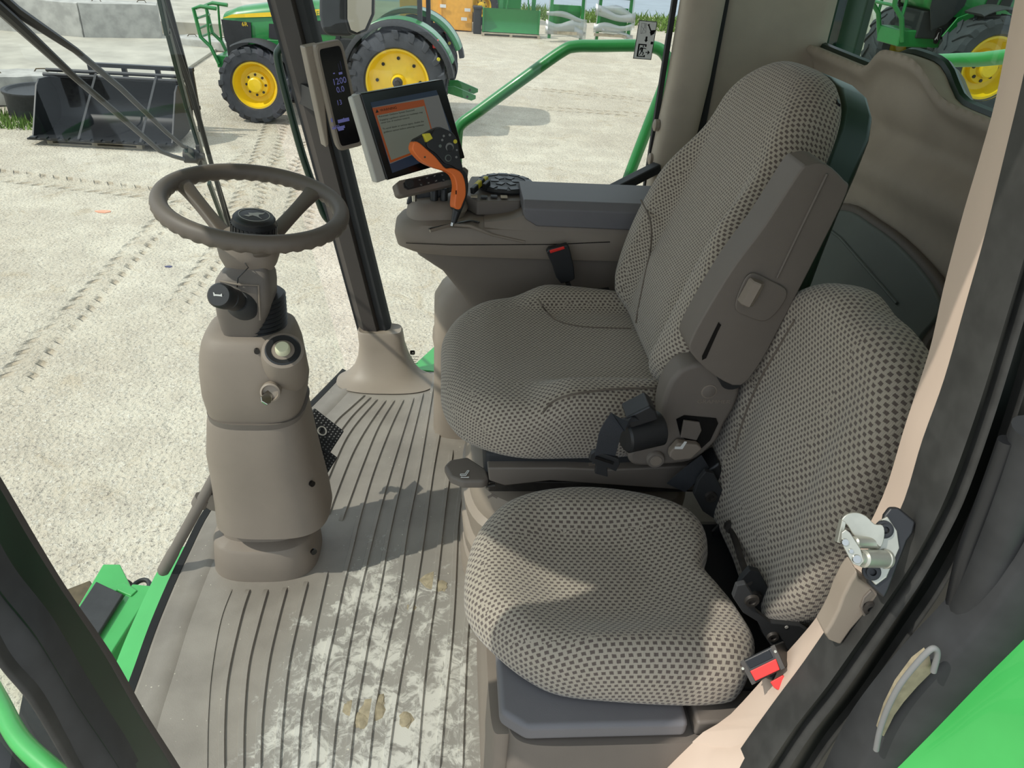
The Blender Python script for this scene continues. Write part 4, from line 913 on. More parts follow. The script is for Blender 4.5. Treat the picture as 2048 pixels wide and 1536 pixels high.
# hub bowl below the wheel
WC = V((-.390, 1.55, .909)); WN = V((.14, -.055, 1)).normalized()
hb = at(503, 512, y=1.5)
mb = MB(); hc = V((WC.x, 1.50, 0)); 
mb.loft([sup(V((hb.x + .0, 1.495, hb.z + dz)) , X, Y, a, a, 2.6, 40) for dz, a in ((-.025, .040), (-.012, .050), (.01, .058), (.035, .060), (.05, .052))]); 
hubp = mb.build('hub_cover', 'taupe', root)
# ---------------------------------------------------------------- steering wheel
root = thing('steering_wheel', 'dark taupe steering wheel with finger grips and black centre knob on the column', 'steering wheel', WC)
u = X - WN * X.dot(WN); u.normalize(); v = WN.cross(u); R = .1755
mb = MB(); rg = []; n = 144
for i in range(n):
    th = 2 * math.pi * i / n; d = u * math.cos(th) + v * math.sin(th); c = WC + d * R
    grip = .0016 * math.cos(th * 42) ; ring = []
    for k in range(18):
        a = 2 * math.pi * k / 18; r_ = .0165 + (grip if math.sin(a) < -.2 else 0)
        ring.append(c + d * math.cos(a) * r_ * 1.0 + WN * math.sin(a) * r_ * 1.08)
    rg.append(ring)
rg.append(rg[0]); mb.loft(rg, False); mb.build('rim', 'wheel', root)
hubc = V((hb.x, 1.495, hb.z + .03))
for ang in (158, 52, -62):
    th = math.radians(ang); d = u * math.cos(th) + v * math.sin(th); e = WC + d * (R - .006)
    s_ = hubc + V((d.x, d.y, 0)).normalized() * .035
    side = d.cross(WN); pts = cat_rom([s_ - Z * .012, s_ + (e - s_) * .35 - Z * .010, s_ + (e - s_) * .75 - Z * .004, e - WN * .002], 6); m_ = len(pts) - 1
    rgs = []
    for i, p in enumerate(pts):
        t = (pts[min(i + 1, m_)] - pts[max(i - 1, 0)]).normalized(); nn = t.cross(side).normalized(); k = i / m_
        wd = .024 - .008 * math.sin(k * math.pi) + (.006 if k > .92 else 0); rgs.append(sup(p, side, nn, wd, .0095, 3, 20))
    mb = MB(); mb.loft(rgs); mb.build('spoke', 'wheel', root)
kc = at(508, 448, y=1.50); mb = MB()
kp = [(0, -.06), (.028, -.06), (.030, -.035), (.040, -.03), (.0435, -.022), (.0435, .004), (.041, .008), (.041, .013), (.037, .018), (.032, .0195), (0, .0195)]
mb.lathe(kc, WN, kp, 48); kn = mb.build('tilt_knob', 'black', root)
for i in range(30):
    th = 2 * math.pi * i / 30; d = u * math.cos(th) + v * math.sin(th); mb = MB(); mb.bar(kc + d * .0435 - WN * .020, kc + d * .0435 + WN * .002, .0045, .003, upv=d); mb.build('knob_rib', 'black', kn)
fk = Fr(kc + WN * .0196, u, v)
mb = MB(); rg = [[fk.p(math.cos(t) * r_, math.sin(t) * r_, h) for r_, h in ((.0285, 0), (.0285, .0006), (.030, .0006), (.030, 0))] for t in [2 * math.pi * i / 40 for i in range(41)]]
mb.loft(rg, False); mb.build('badge_ring', 'silver', kn)
mb = MB(); fk.poly(mb, [(-.018, -.010), (-.008, -.004), (-.012, .004), (-.004, .006), (.004, .012), (.012, .013), (.018, .018), (.015, .008), (.008, .004), (.010, -.006), (.018, -.014), (.006, -.006), (-.002, -.004), (-.008, -.012)], .0, .0008); mb.build('leaping_deer_badge', 'silver', kn)
# ---------------------------------------------------------------- pedals, tilt pedal rod
root = thing('brake_pedal_pair', 'pair of black studded brake pedals beside the steering column foot', 'pedals', V((-.32, 1.70, 0)))
pn = V((.55, -.45, .70)).normalized()
for k, (cx_, cy_) in enumerate(((644, 862), (630, 916))):
    c = at(cx_, cy_, y=1.66 if k == 0 else 1.60)
    fk = Fr(c, V((.35, .9, .15)) - pn * V((.35, .9, .15)).dot(pn), V((-.3, 0, .5))) if False else None
    uu = (V((.15, 1, .0)) - pn * V((.15, 1, 0)).dot(pn)).normalized(); fk = Fr(c, uu, pn.cross(uu))
    mb = MB(); fk.rect(mb, -.042, -.05, .042, .05, -.012, 0); pd = mb.build('pedal_pad', 'blackm', root, bevel=.004)
    mb = MB()
    for i in range(9):
        for j in range(10):
            a_, b_ = -.036 + i * .009, -.044 + j * .0095
            if math.hypot(a_, b_) > .016: mb.lathe(fk.p(a_, b_, 0), fk.w, [(.0022, 0), (.0016, .002), (0, .002)], 6)
    o = mb.build('studs', 'greym', pd, smooth=False); o['kind'] = 'stuff'
    mb = MB(); rg = [[fk.p(math.cos(t) * r_, math.sin(t) * r_, h) for r_, h in ((.010, 0), (.010, .002), (.013, .002), (.013, 0))] for t in [2 * math.pi * i / 24 for i in range(25)]]
    mb.loft(rg, False); mb.build('ring_mark', 'silver', pd)
    mb = MB(); mb.tube([c - pn * .006, c - pn * .05 + V((-.04, .0, .04)), V((-.40, c.y, .28))], .011, 10); mb.build('pedal_arm', 'black', root)
root = thing('foot_rail', 'slanting taupe foot bar held by a bracket left of the steering column', 'foot rail', at(322, 1150, y=1.45))
a_, b_ = at(470, 880, y=1.47), at(324, 1146, y=1.43)
mb = MB(); t_ = (b_ - a_); t_.normalize(); L = (b_ - a_).length
mb.lathe(a_, t_, [(0, 0), (.013, 0), (.013, L * .8), (.0145, L * .84), (.0150, L * .95), (.0145, L * .985), (.010, L), (0, L + .004)], 24); mb.build('bar', 'taupe_d', root)
c = at(402, 1002, y=1.46)
mb = MB(); mb.lathe(c - t_ * .012, t_, [(.012, 0), (.019, 0), (.019, .024), (.012, .024)], 24); mb.build('clamp_ring', 'taupe_d', root)
mb = MB(); mb.slab([at(405, 990, y=1.45), at(446, 992, y=1.45), at(450, 1028, y=1.45), at(420, 1022, y=1.45), at(402, 1010, y=1.45)], (0, .03, 0)); mb.build('bracket', 'taupe', root, bevel=.004)

# ================================================================ CORNER DISPLAY
nn = V((.42, -.90, .05)).normalized(); o_ = at(680, 190, y=2.27)
A = [atp(px, py, o_, nn) for px, py in ((647, 88), (700, 78), (711, 292), (661, 305))]
uu = ((A[1] - A[0]).normalized() + (A[2] - A[3]).normalized()); vv = ((A[0] - A[3]).normalized() + (A[1] - A[2]).normalized())
c = sum(A, V((0, 0, 0))) / 4; fr = Fr(c, uu, vv); 
if fr.w.dot(nn) < 0: fr.w = -fr.w
q = [fr.uv(p) for p in A]; W2 = (abs(q[0][0]) + abs(q[1][0]) + abs(q[2][0]) + abs(q[3][0])) / 4; H2 = sum(abs(a[1]) for a in q) / 4
root = thing('corner_post_display', 'tall narrow black readout in a grey housing on the right front post', 'display', c)
mb = MB(); mb.loft([sup(fr.p(0, 0, w_), fr.u, fr.v, W2 + d, H2 + d, 9, 64) for w_, d in ((-.05, -.004), (-.03, .002), (-.012, .004), (.0, .003), (.004, -.001), (.004, -.005))]); hs = mb.build('housing', 'taupe', root)
mb = MB(); mb.loft([sup(fr.p(0, .0, w_), fr.u, fr.v, W2 - .007, H2 - .010, 12, 64) for w_ in (.002, .0055)]); scn = mb.build('screen', 'scrblk', root)
mb = MB(); bk = [atp(px, py, o_ - nn * .03, nn) for px, py in ((609, 94), (640, 88), (658, 290), (652, 296))]; mb.slab(bk, -nn * .05); mb.build('rear_cover', 'taupe_l', root, bevel=.004)
mb = MB(); mb.bar(c - nn * .05 + V((-.03, 0, -.02)), c - nn * .12 + V((-.07, .06, -.02)), .05, .06); mb.build('mounting_arm', 'black', root)
cu = lambda px, py: fr.uv(atp(px, py, c + fr.w * .006, fr.w))
def dg(t, px, py, hpx, **k):
    a_, b_ = cu(px, py); a2, b2 = cu(px, py - hpx); return text(t, fr, a_, b_, (b2 - b_) * 1.35, 'lcd', scn, w=.006, name='readout', sx=.86, **k)
dg('1200', 666, 171, 14); dg('0.0', 674, 186, 13); dg('13', 674, 211, 11)
mb = MB(); r4 = lambda x0, y0, x1, y1: fr.rect(mb, *(min(cu(x0, y0)[0], cu(x1, y1)[0]), min(cu(x0, y0)[1], cu(x1, y1)[1]), max(cu(x0, y0)[0], cu(x1, y1)[0]), max(cu(x0, y0)[1], cu(x1, y1)[1])), .006, .0066)
r4(676, 127, 679, 141); r4(680, 122, 684, 141); mb.build('bar_graph', 'lcd', scn)
for r_ in ((661, 237, 666, 244), (675, 240, 699, 241.4), (686, 236, 689, 240), (664, 256, 672, 257.5), (674, 254, 690, 255.5), (676, 258, 688, 259.5), (666, 146, 670, 147.5), (677, 145, 685, 148)):
    mb = MB(); r4(*r_); mb.build('icon', 'lcd', scn)
dg('20:02', 664, 259, 7)

# ================================================================ MONITOR
nn = V((.50, -.84, .20)).normalized(); o_ = at(830, 260, y=1.98)
M4 = [atp(px, py, o_, nn) for px, py in ((722, 187), (888, 158), (932, 316), (776, 361))]
uu = ((M4[1] - M4[0]).normalized() + (M4[2] - M4[3]).normalized()); vv = ((M4[0] - M4[3]).normalized() + (M4[1] - M4[2]).normalized())
c = sum(M4, V((0, 0, 0))) / 4; fr = Fr(c, uu, vv)
if fr.w.dot(nn) < 0: fr.w = -fr.w
root = thing('touch_monitor', 'black framed touch screen showing an orange warning page above the armrest console', 'monitor', c)
fm = fr
def cu(px, py): return fr.uv(atp(px, py, c + fr.w * .004, fr.w))
def quad(pl, c0, c1, name, mat, par, bv=0):
    mb = MB(); mb.slab([fr.p(*cu(*p), c0) for p in pl], fr.w * (c1 - c0)); return mb.build(name, mat, par, bevel=bv)
quad([(722, 187), (888, 158), (932, 316), (776, 361)], -.035, 0, 'bezel', 'scrblk', root, .003)
mb = MB(); mb.slab([fr.p(*cu(*p), -.052) for p in ((719, 188), (886, 160), (929, 318), (773, 362))], fr.w * .030); mb.build('back_shell', 'silver', root, bevel=.006)
mb = MB(); mb.slab([fr.p(*cu(*p), -.034) for p in ((707, 194), (724, 187), (777, 360), (757, 367))], fr.w * .028); mb.build('side_trim', 'silver', root, bevel=.004)
sb = quad([(742, 205), (874, 180), (917, 298), (786, 346)], 0, .0012, 'screen', 'screen_b', root)
quad([(746, 215), (878, 190), (905, 277), (781, 328)], .0012, .0018, 'page', 'screen_r', sb)
quad([(745, 216), (848, 199), (873, 290), (781, 326)], .0018, .0024, 'warning_frame', 'screen_o', sb)
pg = quad([(754, 231), (849, 212), (870, 288), (783, 320)], .0024, .003, 'text_box', 'screen', sb)
def ln(t, px, py, hpx, wpx, sl=(-.19)):
    a_, b_ = cu(px, py); a2, b2 = cu(px + wpx, py + wpx * sl); uu = fr.p(a2, b2) - fr.p(a_, b_); f2 = Fr(fr.p(a_, b_), uu, fr.v)
    if f2.w.dot(fr.w) < 0: f2.w = -f2.w
    cu_ = bpy.data.curves.new('t', 'FONT'); h_ = abs(cu(px, py - hpx)[1] - b_); size = h_ * 1.4
    o = text(t, f2, 0, 0, size, 'scrblk', pg, w=.0032, depth=.0002)
    xs = [(v.co + ORG[pg.name] - f2.o).dot(f2.u) for v in o.data.vertices]; k = uu.length / max(xs)
    for v in o.data.vertices:
        q = v.co + ORG[pg.name] - f2.o; a = q.dot(f2.u); v.co = v.co + f2.u * (a * (k - 1))
ln('WARNING', 761, 223.5, 5.5, 33)
ln('Automatic Guidance System Detected.', 758, 235, 3.6, 72); ln('Engaging a guidance system on roadways may', 760, 242, 3.6, 86); ln('cause loss of machine control.', 762, 247.5, 3.6, 58)
ln('To avoid death or serious injury, disable the', 766, 259.5, 3.6, 82); ln('guidance system before entering roadways.', 768, 266, 3.6, 81)
mb = MB(); mb.slab([fr.p(*cu(*p), .0024) for p in ((752, 226), (758, 224.5), (754, 218.5))], fr.w * .0006); mb.build('warning_triangle', 'scrblk', sb)
# control strip
nn2 = V((.42, -.72, .55)).normalized(); o2 = at(860, 370, y=1.93)
K = lambda px, py: atp(px, py, o2, nn2)
root = thing('audio_control_strip', 'black button strip with a thumb dial mounted under the touch monitor', 'control panel', K(850, 375))
kk = [K(*p) for p in ((792, 367), (800, 360), (930, 333), (938, 340), (936, 356), (920, 366), (806, 392), (798, 388))]
mb = MB(); mb.slab(kk, -nn2 * .03); ks = mb.build('case', 'taupe_d', root, bevel=.004)
kk = [K(*p) for p in ((806, 367), (812, 361), (925, 338), (930, 344), (928, 352), (815, 380), (808, 376))]
mb = MB(); mb.slab([p + nn2 * .0002 for p in kk], nn2 * .002); kf = mb.build('face_plate', 'black', root, bevel=.001)
mb = MB(); mb.lathe(K(818, 368) + nn2 * .001, nn2, [(0, 0), (.012, 0), (.011, .006), (0, .006)], 24); mb.build('thumb_dial', 'blackm', root)
kfr = Fr(K(860, 364), K(900, 355) - K(860, 364), V((0, 0, 1))); 
if kfr.w.dot(nn2) < 0: kfr.w = -kfr.w
for r_ in range(2):
    for i in range(6):
        q = K(838 + i * 15 + r_ * 3, 360 + r_ * 10 - i * 3.3) + nn2 * .0025; s_ = .0045; mb = MB(); mb.slab([q - kfr.u * s_ - kfr.v * s_, q + kfr.u * s_ - kfr.v * s_, q + kfr.u * s_ + kfr.v * s_, q - kfr.u * s_ + kfr.v * s_], nn2 * .001)
        b_ = mb.build('button', 'blackm', kf); mb = MB(); mb.bar(q - kfr.u * .0022 + nn2 * .0014, q + kfr.u * .0022 + kfr.v * (.002 * (i % 3 - 1)) + nn2 * .0014, .0011, .0006, upv=nn2); mb.build('symbol', 'silver', b_)
root = thing('monitor_bracket', 'black bracket and chrome post carrying the monitor from the console', 'bracket', at(840, 400, y=1.98))
mb = MB(); mb.tube([at(828, 383, y=1.97), at(829, 402, y=1.97)], .0065, 12); mb.build('post', 'chrome', root)
mb = MB(); mb.slab([at(812, 410, y=2.0), at(822, 385, y=2.0), at(868, 378, y=2.0), at(905, 360, y=2.0), at(912, 380, y=2.0), at(860, 405, y=2.0)], (0, .035, 0)); mb.build('plate', 'black', root, bevel=.004)
for px in (868, 888): mb = MB(); mb.lathe(at(px, 400, y=1.98), Z, [(0, 0), (.010, 0), (.010, .028), (.007, .032), (0, .032)], 16); mb.build('clamp_knob', 'black', root)

# ================================================================ ARMREST CONSOLE
y0, y1 = 1.90, 2.08
root = thing('armrest_console', 'taupe armrest console with a slate padded lid right of the driver seat', 'console', V((.2, 2.04, .45)))
def cr(x0, x1, z, ya=y0, yb=y1, e=5, n=72): return hr(x0, x1, ya, min(yb, y1 + .04 if z > .66 else y1 + .01), z, e, n)
mb = MB(); mb.loft([cr(.062, .66, .50, 1.93, 2.09), cr(.04, .66, .535, 1.93, 2.09), cr(-.01, .66, .60, 1.925, 2.09), cr(-.075, .66, .645, 1.92, 2.09), cr(-.09, .66, .672, 1.915, 2.09)]); mb.build('lower_body', 'taupe_d', root)
mb = MB(); mb.loft([cr(-.10, .66, .664, 1.905, 2.075, 4.2), cr(-.128, .66, .676, y0, y1, 4.2), cr(-.135, .66, .705, y0 - .004, y1, 4.2), cr(-.132, .66, .727, y0 - .002, y1, 4.2), cr(-.118, .66, .742, y0 + .005, y1, 4.2), cr(-.09, .66, .752, y0 + .03, y1, 4.2)]); ubd = mb.build('upper_body', 'taupe', root)
# nose cap with seam
mb = MB(); mb.loft([cr(-.105, .05, .747, 1.935, 2.17, 3.6), cr(-.10, .06, .768, 1.94, 2.17, 3.6), cr(-.08, .05, .785, 1.955, 2.165, 3.6), cr(-.05, .03, .79, 1.97, 2.15, 3.6)]); mb.build('nose_cap', 'taupe', root)
# raised rear body under the lid
mb = MB(); mb.loft([[V((x, y, z)) for y, z in ((y0 + .004, .70), (y0 + .006, z1 - .02), (y0 + .02, z1), (y1 - .01, z1), (y1, z1 - .02), (y1, .70))] for x, z1 in ((.10, .755), (.17, .765), (.22, .785), (.66, .785))]); mb.build('rear_body', 'taupe', root, angle=50)
mb = MB(); lid = [at(px, py, y=y0) for px, py in ((1050, 408), (1062, 398), (1190, 408), (1260, 414), (1300, 418), (1300, 452), (1240, 452), (1100, 451), (1078, 444), (1060, 430))]
lz = [p for p in lid]
mb.loft([[V((x, y, z)) for y, z in ((y0 - .003, zb), (y0 - .004, .803), (y0 + .012, .822), (y1 - .02, .826), (y1, .808), (y1, zb))] for x, zb in ((.197, .79), (.205, .775), (.235, .757), (.66, .753))]); mb.build('padded_lid', 'grey_lid', root, bevel=.004, angle=60)
# slot for the lever
s_ = [at(px, py, z=.7525) for px, py in ((856, 455), (862, 449), (905, 444), (950, 440), (960, 443), (950, 449), (900, 453), (864, 459))]
mb = MB(); mb.tube(cat_rom([at(a, b, z=.7535) for a, b in ((858, 458), (885, 452), (910, 447), (940, 442), (958, 445))], 5), .0042, 10, flat=.5, upv=Z); mb.build('lever_slot', 'scrblk', root)
mb = MB(); mb.tube([at(860, 462, z=.752), at(905, 449, z=.755), at(940, 452, z=.754), at(985, 470, y=y0 - .002), at(1050, 484, y=y0 - .003)], .004, 8); mb.build('sculpted_edge', 'taupe', root)
mb = MB(); mb.tube([at(812, 486, y=y0 + .01), at(900, 490, y=y0 - .004), at(1100, 489, y=y0 - .004), at(1220, 484, y=y0 - .004)], .0012, 6); mb.build('body_seam', 'scrblk', root)
mb = MB(); mb.tube([at(830, 498, y=y0 + .018), at(900, 505, y=y0 + .016), at(975, 507, y=y0 + .016)], .002, 6); mb.build('lower_ridge', 'taupe_d', root)
# switch area
mb = MB(); pts_ = [at(px, py, z=.79) for px, py in ((905, 402), (960, 388), (1052, 388), (1075, 374), (1055, 398), (1040, 404), (950, 410))]; 
sw0 = [at(px, py, z=.795) for px, py in ((925, 386), (942, 352), (1020, 352), (1062, 372), (1072, 386), (1040, 402), (955, 402))]
mb.slab(sw0, (0, 0, -.04)); pnl = mb.build('switch_deck', 'taupe_d', root, bevel=.005)
dc = at(1010, 372, z=.798)
mb = MB(); mb.lathe(dc, Z, [(0, 0), (.078, 0), (.082, .006), (.078, .012), (.05, .014), (0, .014)], 44); dl = mb.build('function_dial', 'rubber', pnl)
for i in range(12):
    t = math.radians(i * 28 - 20); d = V((math.cos(t), math.sin(t), 0)); mb = MB(); mb.bar(dc + d * .056 + Z * .0135, dc + d * .075 + Z * .0120, .026, .004); mb.build('dial_button', 'black', dl)
for i in range(6):
    t = math.radians(i * 60); d = V((math.cos(t), math.sin(t), 0)); mb = MB(); mb.bar(dc + d * .018 + Z * .0145, dc + d * .040 + Z * .0145, .018, .003); mb.build('dial_button', 'black', dl)
for i, (px, py, mt) in enumerate(((955, 372, 'yel_btn'), (968, 364, 'yel_btn'), (961, 368, 'black'), (972, 372, 'black'), (948, 380, 'black'))):
    q = at(px, py, z=.812); mb = MB(); mb.bar(q - Y * .012 - X * .006, q + Y * .012 + X * .008 + Z * .006, .012, .018); mb.build('rocker_switch', mt, pnl, bevel=.003)
for i in range(4):
    q = at(948 + i * 20, 394 + (i % 2) * 1, z=.798); mb = MB(); mb.box(tuple(q - V((.009, .008, 0))), tuple(q + V((.009, .008, .004)))); mb.build('push_button', ['orange', 'rubber', 'rubber', 'orange'][i] if i != 0 and i != 3 else 'wood', pnl, bevel=.001)
# chassis fitting right of the console, visible past the seat
mb = MB(); mb.bar(at(1190, 398, y=2.3), at(1316, 334, y=2.40), .035, .03); mb.build('window_latch_bar', 'rubber', label='dark bar rising behind the armrest console by the side window', cat='bar', bevel=.005)
# pedestal of the console
mb = MB(); mb.loft([hr(-.03, .30, 2.0, 2.2, z, 4) for z in (0, .12, .3)] + [hr(-.035, .30, 2.0, 2.2, .33, 4), hr(-.03, .3, 2.0, 2.2, .345, 4), hr(-.03, .30, 2.0, 2.2, .45, 4), hr(-.01, .28, 2.02, 2.18, .49, 4), hr(.02, .28, 2.02, 2.18, .52, 4)]); mb.build('console_pedestal', 'taupe_l', label='rounded plastic pedestal under the armrest console', cat='pedestal')
# ---------------------------------------------------------------- hydro handle
hn = V((.30, -.92, .25)).normalized(); ho = at(880, 320, y=1.90); H = lambda px, py, d=0: atp(px, py, ho + hn * d, hn)
root = thing('control_lever', 'black and orange joystick lever rising from the armrest console', 'control lever', H(910, 440))
def hs_(name, pts, d0, d1, mat, par, bv=.004, cr_=True):
    ps = [H(*p) for p in pts]
    if cr_: ps = cat_rom(ps, 4, True)
    mb = MB(); mb.slab([p + hn * d0 for p in ps], hn * (d1 - d0)); return mb.build(name, mat, par, bevel=bv)
hb_ = hs_('grip_back', [(827, 283), (842, 272), (872, 256), (885, 255), (905, 268), (914, 285), (918, 310), (924, 335), (934, 350), (936, 380), (928, 410), (918, 424), (906, 412), (912, 375), (905, 352), (885, 338), (860, 322), (836, 306)], -.030, .004, 'black', root)
hs_('orange_grip', [(827, 283), (836, 286), (850, 298), (866, 312), (878, 326), (888, 336), (902, 336), (918, 344), (926, 362), (928, 388), (922, 406), (916, 418), (906, 414), (906, 396), (909, 372), (903, 352), (888, 342), (868, 336), (846, 326), (832, 314), (822, 300), (823, 288)], -.024, .016, 'orange', root, .006)
hs_('button_face', [(850, 290), (866, 262), (880, 256), (902, 266), (912, 284), (916, 312), (922, 336), (912, 338), (898, 330), (886, 326), (870, 308)], -.01, .014, 'black', root, .003)
mb = MB(); mb.tube([H(916, 412, -.01), H(912, 428, -.01), H(907, 446, -.01)], [.013, .010, .007], 14); mb.build('neck', 'black', root)
mb = MB(); mb.tube([H(909, 430, -.01), H(904, 452, -.01)], .0045, 10); mb.build('chrome_shaft', 'chrome', root)
mb = MB(); mb.slab([H(*p) for p in ((843, 268), (856, 266), (862, 277), (849, 285))], -hn * .018 + hn * .036); mb.build('top_button', 'yel_btn', root, bevel=.002)
for px, py, r_, mt in ((907, 283, .0050, 'yel_btn'), (896, 294, .0105, 'greym'), (896, 296, .0085, 'black'), (893, 316, .0085, 'slate'), (893, 316, .0068, 'black'), (877, 292, .004, 'slate'), (881, 280, .003, 'greym'), (884, 272, .003, 'greym'), (896, 270, .0032, 'greym'), (910, 300, .0025, 'greym'), (909, 314, .003, 'greym'), (898, 297, .003, 'silver')):
    q = H(px, py) + hn * .014; mb = MB(); mb.lathe(q, hn, [(0, 0), (r_, 0), (r_ * .9, .0016 if mt != 'black' else .0022), (0, .0016 if mt != 'black' else .0022)], 18); mb.build('thumb_button', mt, root)
q = H(846, 314) + hn * .016; mb = MB(); mb.lathe(q, hn, [(0, 0), (.0025, 0), (.0025, .0006), (0, .0006)], 10); mb.build('rivet', 'rust', root)
mb = MB(); mb.slab([H(907, 380) + hn * .0165, H(909, 380) + hn * .0165, H(909, 388) + hn * .0165, H(907, 388) + hn * .0165], hn * .0005); mb.build('slot', 'scrblk', root)
# ================================================================ SEATS
def sm(x, a, b):
    t = max(0, min(1, (x - a) / (b - a))); return t * t * (3 - 2 * t)
DX, DY = 0.0, 1.55
seat = thing('driver_seat', 'tall driver seat in beige dotted fabric on a suspension base, armrest folded up', 'seat', V((.28, DY, 0)))
fw = Fr((0, 0, 0), X, Y)
ol = [(-.005, 1.55), (-.003, 1.66), (.035, 1.75), (.125, 1.815), (.26, 1.84), (.38, 1.825), (.50, 1.79), (.54, 1.70), (.54, 1.40), (.50, 1.32), (.40, 1.272), (.28, 1.262), (.16, 1.262), (.075, 1.295), (.025, 1.345), (-.002, 1.43)]
def dh(x, y):
    d = abs(y - DY)
    k = .034 * sm(d, .155, .215) * sm(x, .16, .27)
    k += -.012 * (1 - sm(math.hypot((x - .24) / .2, (y - DY) / .2), .1, 1.1)) - .022 * sm(x, .12, -.02)
    k += .006 * math.exp(-((d - .15) / .012) ** 2) * 0
    return k
mb = cushion(ol, fw, .605, .475, .052, dh, seam=lambda x, y: (abs(y - DY) > .185 - .12 * sm(x, .14, .02) and x > .06) or x < .0)
cs = mb.build('seat_cushion', ['fab', 'fabm'], seat, angle=80)
bv = V((.28, 0, .96)).normalized(); fb = Fr((.452, DY, .60), -Y, bv)
hw = [(.0, .17), (.03, .225), (.08, .262), (.15, .282), (.22, .284), (.30, .268), (.38, .238), (.46, .212), (.54, .192), (.60, .172), (.635, .142), (.66, .09), (.668, .03)]
ol = [(h, b) for b, h in hw] + [(-h, b) for b, h in reversed(hw)]
def hwf(b):
    for i in range(len(hw) - 1):
        if hw[i][0] <= b <= hw[i + 1][0]: t = (b - hw[i][0]) / (hw[i + 1][0] - hw[i][0]); return hw[i][1] + (hw[i + 1][1] - hw[i][1]) * t
    return .1
def bh(a, b):
    k = .040 * sm(abs(a), .13, .20) * sm(b, .0, .06) * sm(b, .52, .34)
    k += .012 * math.exp(-((b - .16) / .08) ** 2) * (1 - sm(abs(a), .08, .16)) - .022 * sm(b, .54, .67)
    k += -.004 * math.exp(-((b - .055) / .012) ** 2)
    return k
mb = cushion(ol, fb, .012, -.10, .048, bh, seam=lambda a, b: abs(a) > hwf(min(.66, max(0, b))) * .66 or b > .66)
mb.build('backrest_cushion', ['fab', 'fabm'], seat, angle=80)
mb = MB(); pr = [(h * .96, b * 1.0) for b, h in hw if b > .05]; po = [(a, b) for a, b in pr] + [(-a, b) for a, b in reversed(pr)]
fb.poly(mb, po, -.165, -.085); mb.build('back_shell', 'dgreen', seat, bevel=.018)
mb = MB(); mb.tube([fb.p(-.02, .66, -.075), fb.p(.08, .655, -.075), fb.p(.145, .63, -.078)], .006, 8); mb.build('shell_clip', 'black', seat)
def seam_line(par, fr_, top, hf, pix, nm='seam'):
    out = []
    for a, b in cat_rom([V((x_, y_, 0)) for x_, y_ in pix], 5) and [(v.x, v.y) for v in cat_rom([V((x_, y_, 0)) for x_, y_ in pix], 5)]:
        h = top
        for _ in range(5):
            q = atp(a, b, fr_.p(0, 0, h), fr_.w); u_, v_ = fr_.uv(q); h = top + hf(u_, v_)
        out.append(atp(a, b, fr_.p(0, 0, h + .0004), fr_.w))
    mb = MB(); mb.tube(out, .0022, 8); return mb.build(nm, 'seamc', par)
seam_line(cs, fw, .605, dh, [(1076, 598), (1092, 622), (1115, 642), (1170, 654), (1262, 657)])
seam_line(cs, fw, .605, dh, [(1318, 776), (1230, 778), (1150, 788), (1108, 802), (1085, 826)])
bkc = [o for o in seat.children if o.name.startswith('backrest_cushion')][0]
seam_line(bkc, fb, .012, bh, [(1282, 400), (1300, 440), (1302, 490), (1288, 560), (1276, 620), (1272, 645)])
# base frame, suspension bellows
mb = MB(); mb.box((.09, 1.285, .40), (.56, 1.815, .485)); mb.build('cushion_pan', 'blackm', seat, bevel=.01)
mb = MB(); mb.slab([at(975, 936, y=1.262), at(1130, 936, y=1.262), at(1215, 940, y=1.262), at(1420, 930, y=1.262), at(1425, 985, y=1.262), at(1100, 962, y=1.262), at(1010, 972, y=1.262), at(978, 962, y=1.262)], (0, .05, 0)); mb.build('side_rail', 'taupe_d', seat, bevel=.004)
mb = MB(); mb.box((.10, 1.28, .385), (.56, 1.82, .412)); mb.build('slide_rail', 'steel_d', seat, bevel=.003)
rg = []
zs = [0, .004, .03, .06, .065, .09, .13, .14, .145, .19, .225, .232, .238, .28, .315, .33]
ins = [.0, .0, .0, .004, .012, .004, .0, .006, .014, .004, .0, .008, .014, .006, .018, .05]
for z, i in zip(zs, ins): rg.append(hr(.052 + i, .60, 1.285 + i, 1.81 - i, z, 3.2, 56))
mb = MB(); mb.loft(rg); bl = mb.build('suspension_bellows', 'taupe_l', seat)
fk = Fr(at(985, 988, y=1.30), X, V((0, .35, 1)))
mb = MB()
for a_ in (90, 210, 330):
    t = math.radians(a_); mb.bar(fk.p(0, 0, .006), fk.p(math.cos(t) * .012, math.sin(t) * .012, .006), .005, .002, upv=fk.w)
mb.build('bellows_emblem', 'taupe', bl)
# slide paddle with symbol
def hz(pts, z, t, name, mat, par, bev=.005):
    mb = MB(); mb.slab([at(a, b, z=z) for a, b in pts], (0, 0, -t)); return mb.build(name, mat, par, bevel=bev)
pd = hz([(888, 930), (900, 918), (935, 912), (975, 938), (978, 955), (968, 962), (925, 962), (900, 952)], .435, .022, 'slide_handle', 'taupe_d', seat, .007)
def sym(par, c, uu, s, w=.0004, mat='white'):
    fk = Fr(c, uu, V((0, .4, 1))); mb = MB()
    pts = [(-.5, .0), (.05, .0), (.35, .75), (.22, .8), (-.05, .2), (-.5, .22)]
    for i in range(6): mb.bar(fk.p(pts[i][0] * s, pts[i][1] * s, w), fk.p(pts[(i + 1) % 6][0] * s, pts[(i + 1) % 6][1] * s, w), s * .08, .0006, upv=fk.w)
    mb.bar(fk.p(-.5 * s, -.22 * s, w), fk.p(.4 * s, -.22 * s, w), s * .07, .0006, upv=fk.w)
    return mb.build('seat_symbol', mat, par)
c = at(930, 948, z=.437); fkk = Fr(c, X, Y); mb = MB(); s_ = .016
